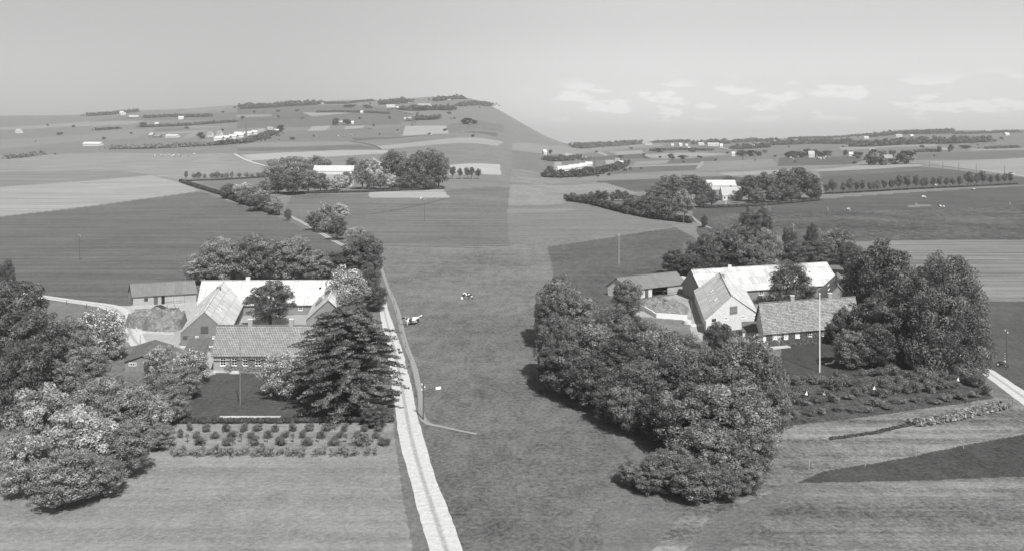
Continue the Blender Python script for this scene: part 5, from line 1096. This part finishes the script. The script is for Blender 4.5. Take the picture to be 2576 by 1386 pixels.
FT = [('far', 706, 315, 334, 20, 'round tree at the right end of the factory'), ('far', 747, 274, 281, 10, 'lone round field tree below the dark skyline wood'), ('far', 505, 333, 350, 22, 'round tree beside the factory cottages'), ('far', 845, 297, 315, 20, 'tree at the left of the small far farm'), ('far', 873, 298, 314, 18, 'tree at the right of the small far farm'),
 ('far', 362, 308, 321, 20, 'round tree at the left of the middle farm'), ('far', 1175, 297, 314, 26, 'round tree at the right edge below the village'), ('far', 1190, 300, 312, 22, 'second round tree at the right edge'), ('far', 345, 272, 277, 8, 'tiny tree on the skyline hill'), ('far', 1025, 294, 305, 14, 'small tree above the windmill barn'),
 ('far', 880, 262, 271, 30, 'dark clump left of the white cottage'), ('far', 925, 264, 273, 28, 'dark clump right of the white cottage'), ('far', 1065, 266, 279, 30, 'round clump in front of the village'), ('far', 1045, 262, 274, 30, 'left clump in front of the village'),
 ('far', 1689, 387, 402, 20, 'round tree left of the far farm'), ('far', 1718, 391, 401, 24, 'dark clump right of the far farm'), ('far', 1588, 370, 376, 10, 'lone field tree below the right wood'), ('far', 1573, 403, 416, 9, 'left of two trees at the factory end'), ('far', 1582, 402, 416, 9, 'right of two trees at the factory end'), ('far', 1384, 416, 431, 20, 'tree left of the factory cottage'),
 ('far', 1980, 384, 398, 16, 'leftmost tree of the white-walled farm'), ('far', 1995, 380, 398, 24, 'second tree of the white-walled farm'), ('far', 2015, 379, 397, 22, 'third tree of the white-walled farm'), ('far', 2030, 375, 395, 22, 'tallest tree of the white-walled farm'), ('far', 2048, 377, 395, 22, 'fifth tree of the white-walled farm'), ('far', 2068, 378, 394, 24, 'sixth tree of the white-walled farm'), ('far', 2084, 379, 395, 20, 'last tree of the white-walled farm'),
 ('far', 2127, 377, 393, 12, 'slim tree right of the white-walled farm'), ('far', 2139, 380, 393, 12, 'second slim tree right of the white-walled farm'), ('far', 2159, 382, 399, 27, 'round dark tree before the hidden farm'), ('far', 2197, 375, 398, 18, 'tall tree behind the hidden farm'), ('far', 2220, 376, 398, 20, 'middle tall tree behind the hidden farm'), ('far', 2245, 378, 399, 18, 'right tall tree behind the hidden farm'),
 ('far', 2190, 388, 416, 34, 'large dark bush left in front of the hidden farm'), ('far', 2215, 392, 416, 34, 'large dark bush before the hidden farm'), ('far', 2248, 399, 414, 30, 'low dark bush right before the hidden farm'), ('far', 2281, 378, 413, 42, 'large round tree at the start of the country road'),
 ('far', 2363, 366, 383, 11, 'left of two slim trees near the far hedge'), ('far', 2392, 364, 383, 16, 'right of two slim trees near the far hedge'), ('far', 2427, 366, 375, 26, 'flat dark clump at the far right'), ('far', 1856, 384, 392, 14, 'small tree left of the field farm'), ('far', 1866, 378, 395, 26, 'big clump left by the right windmill'), ('far', 1890, 378, 394, 26, 'middle clump by the right windmill'), ('far', 1906, 378, 393, 20, 'right clump by the right windmill'),
 ('far', 1740, 372, 384, 22, 'clump at the village road'), ('far', 1660, 373, 384, 40, 'flat clump under the village'), ('far', 1385, 375, 388, 10, 'small tree at the left edge of the right landscape')]
for kd, x, t_, b_, w_, lb in FT: tree(kd, x, t_, b_, w_, lb, 'distant single trees')
FH = [(229, 368, 50, 3, 5.5, 'long white poultry house in the far left fields', M_farw, M_farw, 10), (378, 347, 12, 4, 8, 'pale farmhouse left of the long white stable', M_farb, M_roofp, 3), (394, 348, 16, 3, 5, 'dull barn beside the pale far farmhouse', M_farb, M_rooff, 0), (430, 347, 34, 3, 5, 'long white stable in the far left fields', M_farw, M_farw, 9),
 (43, 336, 14, 4, 8, 'white cottage at the far left edge', M_farw, M_roofp, 3), (305, 287, 10, 5, 9, 'left white skyline farmhouse', M_farw, M_farw, 2), (310, 290, 12, 4, 8, 'lower white skyline farmhouse', M_farw, M_roofp, 2), (336, 298, 22, 4, 7, 'white barn below the skyline farm', M_farb, M_farw, 0), (455, 301, 12, 4, 8, 'white cottage among the slope trees', M_farw, M_farw, 2), (513, 294, 8, 4, 7, 'small white gable at the right of the slope trees', M_farw, M_rooff, 1),
 (393, 318, 8, 4, 8, 'white gable in the middle farm', M_farw, M_farw, 1), (368, 319, 12, 3, 8, 'brown thatched roof in the middle farm', M_farb, M_rooff, 2), (525, 346, 12, 4, 9, 'dark-roofed cottage left of the factory', M_farw, M_rooff, 2), (548, 344, 12, 4, 9, 'second cottage left of the factory', M_farw, M_rooff, 2), (655, 341, 18, 5, 10, 'gabled factory house at the chimney', M_farw, M_rooff, 3), (680, 335, 14, 5, 10, 'grey-roofed house right of the factory', M_farb, M_rooff, 2), (696, 335, 10, 3, 6, 'small white shed at the factory end', M_farw, M_farw, 0),
 (852, 312, 20, 3, 6, 'blossom-hidden farm roof in the middle slope', M_farb, M_roofp, 0), (887, 313, 6, 3, 6, 'tiny white hut right of the small far farm', M_farw, M_farw, 0), (888, 271, 10, 4, 8, 'white cottage between two dark clumps', M_farw, M_roofp, 1), (909, 286, 6, 3, 7, 'tiny white cottage on the dark slope', M_farw, M_farw, 1), (805, 263, 20, 3, 6, 'white farm near the skyline track', M_farw, M_rooff, 3),
 (1028, 306, 22, 4, 8, 'pale-roofed barn beside the windmill', M_farb, M_roofp, 0), (983, 271, 22, 4, 8, 'pale long building left of the village wood', M_farw, M_roofp, 3), (1001, 277, 6, 4, 9, 'white gable on the village road', M_farw, M_farw, 1), (1065, 268, 36, 4, 7, 'long pale dairy roof in the village', M_farw, M_roofp, 5), (1032, 260, 12, 4, 8, 'village house near the dark wood', M_farw, M_roofp, 2), (1167, 262, 10, 4, 8, 'village house right of the church', M_farb, M_roofp, 2), (1130, 257, 8, 4, 8, 'small gable below the church', M_farb, M_rooff, 1),
 (1402, 431, 16, 4, 9, 'white factory cottage with dark roof at right', M_farw, M_rooff, 2), (1534, 424, 20, 5, 9, 'gabled grey-roofed house behind the right factory', M_farw, M_rooff, 3), (1552, 417, 12, 4, 9, 'second grey roof behind the right factory', M_farb, M_rooff, 2), (1566, 418, 10, 3, 6, 'small white shed at the right factory end', M_farw, M_farw, 0), (1372, 390, 8, 4, 8, 'white gable at the left edge of the right landscape', M_farw, M_farw, 1), (1632, 365, 18, 4, 7, 'white farm on the right skyline slope', M_farw, M_rooff, 2),
 (1692, 369, 6, 3, 7, 'tiny white house left of the village clumps', M_farw, M_farw, 1), (1713, 369, 8, 4, 8, 'white gabled house left of the village', M_farw, M_farw, 1), (1728, 369, 6, 3, 6, 'tiny white shed left of the village', M_farw, M_farw, 0), (1736, 379, 8, 4, 7, 'white cottage on the slope below the village', M_farw, M_farw, 1), (1765, 366, 16, 4, 8, 'white village house beside the road', M_farw, M_roofp, 3), (1795, 368, 28, 4, 8, 'long white village building', M_farw, M_roofp, 5), (1815, 372, 7, 4, 9, 'white gable on the right village road', M_farw, M_farw, 1),
 (1897, 371, 8, 3, 7, 'small white house right of the village clump', M_farw, M_farw, 1), (1912, 370, 6, 4, 8, 'pale house at the end of the village', M_farw, M_roofp, 1), (1845, 394, 8, 4, 7, 'white barn end beside the right windmill', M_farw, M_farw, 0), (2042, 397, 14, 4, 9, 'brightest white farmhouse below the tree belt', M_farw, M_roofp, 2), (2068, 394, 34, 3, 5, 'long white stable of the bright farm', M_farw, M_rooff, 9), (2141, 394, 10, 3, 6, 'white shed between the slim trees', M_farw, M_farw, 0),
 (2194, 392, 10, 5, 10, 'pale gable of the hidden farm', M_farw, M_roofp, 1), (2237, 407, 22, 4, 8, 'brown roof of the hidden farm', M_farb, M_rooff, 0), (2000, 361, 8, 4, 9, 'left white house in the long village strip', M_farw, M_farw, 1), (2025, 360, 12, 4, 9, 'second pale house in the long village strip', M_farw, M_roofp, 2), (2045, 360, 10, 4, 9, 'third pale house in the long village strip', M_farw, M_roofp, 2), (2064, 360, 16, 4, 10, 'largest pale house in the long village strip', M_farw, M_roofp, 3), (2081, 358, 6, 4, 9, 'last house in the long village strip', M_farw, M_farw, 1),
 (2180, 351, 10, 4, 8, 'white house above the long dark wood', M_farw, M_farw, 1), (2242, 340, 8, 4, 8, 'white house on the hill wood edge', M_farw, M_farw, 1), (2262, 346, 14, 4, 8, 'pale farm below the hill wood', M_farw, M_roofp, 2), (2295, 347, 8, 4, 8, 'tiny white farm below the hill wood', M_farw, M_farw, 1), (2388, 360, 12, 4, 8, 'pale farm before the long dark wood', M_farw, M_roofp, 2), (2490, 335, 14, 4, 8, 'white farm near the right skyline', M_farw, M_farw, 2), (2535, 342, 12, 4, 8, 'white farm at the right edge', M_farw, M_farw, 2), (2377, 383, 20, 3, 6, 'dark farm between the two slim trees', M_farb, M_rooff, 2), (1950, 361, 12, 4, 8, 'pale farm left of the long village strip', M_farw, M_roofp, 2)]
rh = random.Random(4)
for x, b_, w_, wh, rh_, lb, mw, mr, nw in FH:
    h = house(x, b_, w_, wh, rh_, 8, lb, mw, mr, nw, rot=rh.uniform(-25, 25), chim=False, win=nw > 0)
    h['root']['group'] = 'distant houses'
def chimney_stack(x, top, base, label):
    X, Y = gp(x, base); z = float(zt(X, Y)); h = (base-top)*Y/FL; r = empty('factory_chimney', (X, Y, z), label, 'factory chimney'); k = MB(); k.tube((X, Y, z), (X, Y, z+h), 1.6, .9, 12); k.build('shaft', M_farb, r); k = MB(); k.tube((X, Y, z+h), (X, Y, z+h+1.0), 1.15, 1.15, 12); k.build('rim', M_farb, r)
chimney_stack(619.5, 313, 346, 'tall dark factory chimney in the left landscape'); chimney_stack(1497.5, 397, 420, 'tall dark factory chimney in the right landscape')
def factory(pts, label, wpx):
    X, Y = gp(*pts[0]); r = empty('factory', (X, Y, float(zt(X, Y))), label, 'factory')
    for i, (x, y) in enumerate(pts):
        X, Y = gp(x, y); z = float(zt(X, Y)); w_ = wpx*Y/FL
        k = MB(); k.box(X-w_/2, X+w_/2, Y, Y+12, z-1, z+3.2); k.build('wall', M_farw, r)
        k = MB(); P0 = [(X-w_/2-.3, Y-.5, z+3.2), (X+w_/2+.3, Y-.5, z+3.2), (X+w_/2+.3, Y+6, z+6.2), (X-w_/2-.3, Y+6, z+6.2)]; k.hexa(P0, [(a_, b_, c_+.3) for a_, b_, c_ in P0])
        P0 = [(X-w_/2-.3, Y+12.5, z+3.2), (X+w_/2+.3, Y+12.5, z+3.2), (X+w_/2+.3, Y+6, z+6.2), (X-w_/2-.3, Y+6, z+6.2)]; k.hexa(P0, [(a_, b_, c_+.3) for a_, b_, c_ in P0]); k.build('roof', M_farw, r)
factory([(548, 355), (566, 353), (584, 350), (602, 347), (598, 343), (622, 342), (640, 339)], 'row of white greenhouse roofs by the left factory chimney', 20); factory([(1412, 436), (1426, 434), (1440, 431), (1454, 429), (1468, 426), (1482, 422)], 'row of white greenhouse roofs by the right factory chimney', 17)
def church(x, base, s_, label):
    X, Y = gp(x, base); z = float(zt(X, Y)); k_ = Y/FL*s_; r = empty('church', (X, Y, z), label, 'church'); k = MB(); k.box(X-4*k_, X-.2*k_, Y-2*k_, Y+3*k_, z-2, z+11*k_); k.build('tower', M_farw, r)
    k = MB(); k.box(X-4.1*k_, X-3.2*k_, Y-2.1*k_, Y+3.1*k_, z+11*k_, z+13.5*k_); k.box(X-1.0*k_, X-.1*k_, Y-2.1*k_, Y+3.1*k_, z+11*k_, z+13.5*k_); k.build('stepped_gable', M_farw, r)
    k = MB(); k.box(X+.0*k_, X+12*k_, Y-1.5*k_, Y+3*k_, z-2, z+3.2*k_); k.build('nave', M_farw, r); k = MB(); c_ = [(X, Y-2*k_, z+3.2*k_), (X+12*k_, Y-2*k_, z+3.2*k_), (X+12*k_, Y+.8*k_, z+6*k_), (X, Y+.8*k_, z+6*k_)]; k.hexa(c_, [(a_, b_, q_+.4) for a_, b_, q_ in c_]); k.build('roof', M_roofp, r)
    k = MB(); k.box(X-2.6*k_, X-1.6*k_, Y-2.15*k_, Y-2.0*k_, z+7*k_, z+9*k_); k.build('belfry_window', M_black, r)
church(1098, 254, 1.0, 'white church with tower on the left landscape skyline'); church(1891, 356, .95, 'white church with tower in the right distance')
def windmill(x, base, hpx, label):
    X, Y = gp(x, base); z = float(zt(X, Y)); h = hpx*Y/FL; r = empty('windmill', (X, Y, z), label, 'windmill'); k = MB(); k.tube((X, Y, z), (X, Y, z+h*.8), h*.36, h*.17, 8); k.build('tower', M_farb, r); k = MB(); k.tube((X, Y, z+h*.8), (X, Y, z+h), h*.19, h*.05, 8); k.build('cap', M_greyd, r)
    for i in range(4): a_ = R(20+90*i); k = MB(); c_ = (X, Y-h*.22, z+h*.85); k.bar(c_, (X+math.cos(a_)*h*.6, Y-h*.22, z+h*.85+math.sin(a_)*h*.6), h*.05, h*.03); k.build('sail', M_greyd, r)
windmill(1041, 317, 19, 'old windmill beside the pale-roofed barn in the left landscape'); windmill(1872, 402, 15, 'old windmill standing before the clumps in the right landscape')
def car(px, py, s_=1.0):
    X, Y = gp(px, py); z = float(zt(X, Y)); r = empty('parked_car', (X, Y, z), 'small white car on the country road at the right edge', 'car')
    k = MB(); k.box(X-2, X+2, Y-.8, Y+.8, z+.35, z+.95); k.build('body', M_white, r); k = MB(); k.hexa([(X-1.3, Y-.75, z+.952), (X+1.0, Y-.75, z+.952), (X+1.0, Y+.75, z+.952), (X-1.3, Y+.75, z+.952)], [(X-.9, Y-.6, z+1.5), (X+.5, Y-.6, z+1.5), (X+.5, Y+.6, z+1.5), (X-.9, Y+.6, z+1.5)]); k.build('cabin', M_glass, r)
    for a_ in (-1.25, 1.25):
        for b_ in (-.75, .75): k = MB(); k.tube((X+a_, Y+b_-.1, z+.35), (X+a_, Y+b_+.1, z+.35), .35, .35, 12); k.build('wheel', M_black, r)
    r.scale = (1.3,)*3
car(2544, 440)

rf_ = random.Random(91)
for sd, pts in (('left', [(120, 318), (185, 322), (262, 352), (330, 338), (470, 325), (560, 330), (610, 300), (700, 296), (760, 300), (735, 352), (790, 345), (905, 300), (940, 318), (955, 340), (1000, 330), (1080, 340), (1120, 330), (640, 285), (700, 282), (980, 300), (1050, 288), (1130, 288), (90, 358), (150, 340), (560, 284), (1190, 345)]),
                ('right', [(1410, 395), (1500, 385), (1560, 398), (1620, 392), (1660, 398), (1720, 410), (1760, 398), (1800, 405), (1900, 405), (1950, 395), (1830, 388), (1925, 385), (2120, 372), (2150, 412), (2080, 385), (2320, 372), (2350, 394), (2420, 372), (2460, 348), (2520, 352), (2230, 352), (2110, 358), (2000, 410), (2460, 366), (2330, 352), (1985, 372)])):
    pts.sort()
    for i, (x, y) in enumerate(pts):
        h_ = rf_.uniform(3.5, 7.5); tree('far', x, y-h_, y, h_*rf_.uniform(.9, 2.2), f'{ORD[i]} tiny field tree from the left scattered over the far {sd} slope', 'tiny trees on the far slopes')
# ------------------------------------------------------------------ summer haze
mb = MB(); mb.box(-6500, 6500, -60, 4900, -75, 330); hz = mb.build('haze', bpy.data.materials.new('haze')); hz['kind'] = 'stuff'
hm = hz.data.materials[0]; hm.use_nodes = True; ht = hm.node_tree; ht.nodes.clear(); ho = ht.nodes.new('ShaderNodeOutputMaterial'); pv = ht.nodes.new('ShaderNodeVolumePrincipled')
pv.inputs['Color'].default_value = (.92, .92, .92, 1); pv.inputs['Density'].default_value = .00016; pv.inputs['Anisotropy'].default_value = .1; ht.links.new(pv.outputs[0], ho.inputs['Volume'])
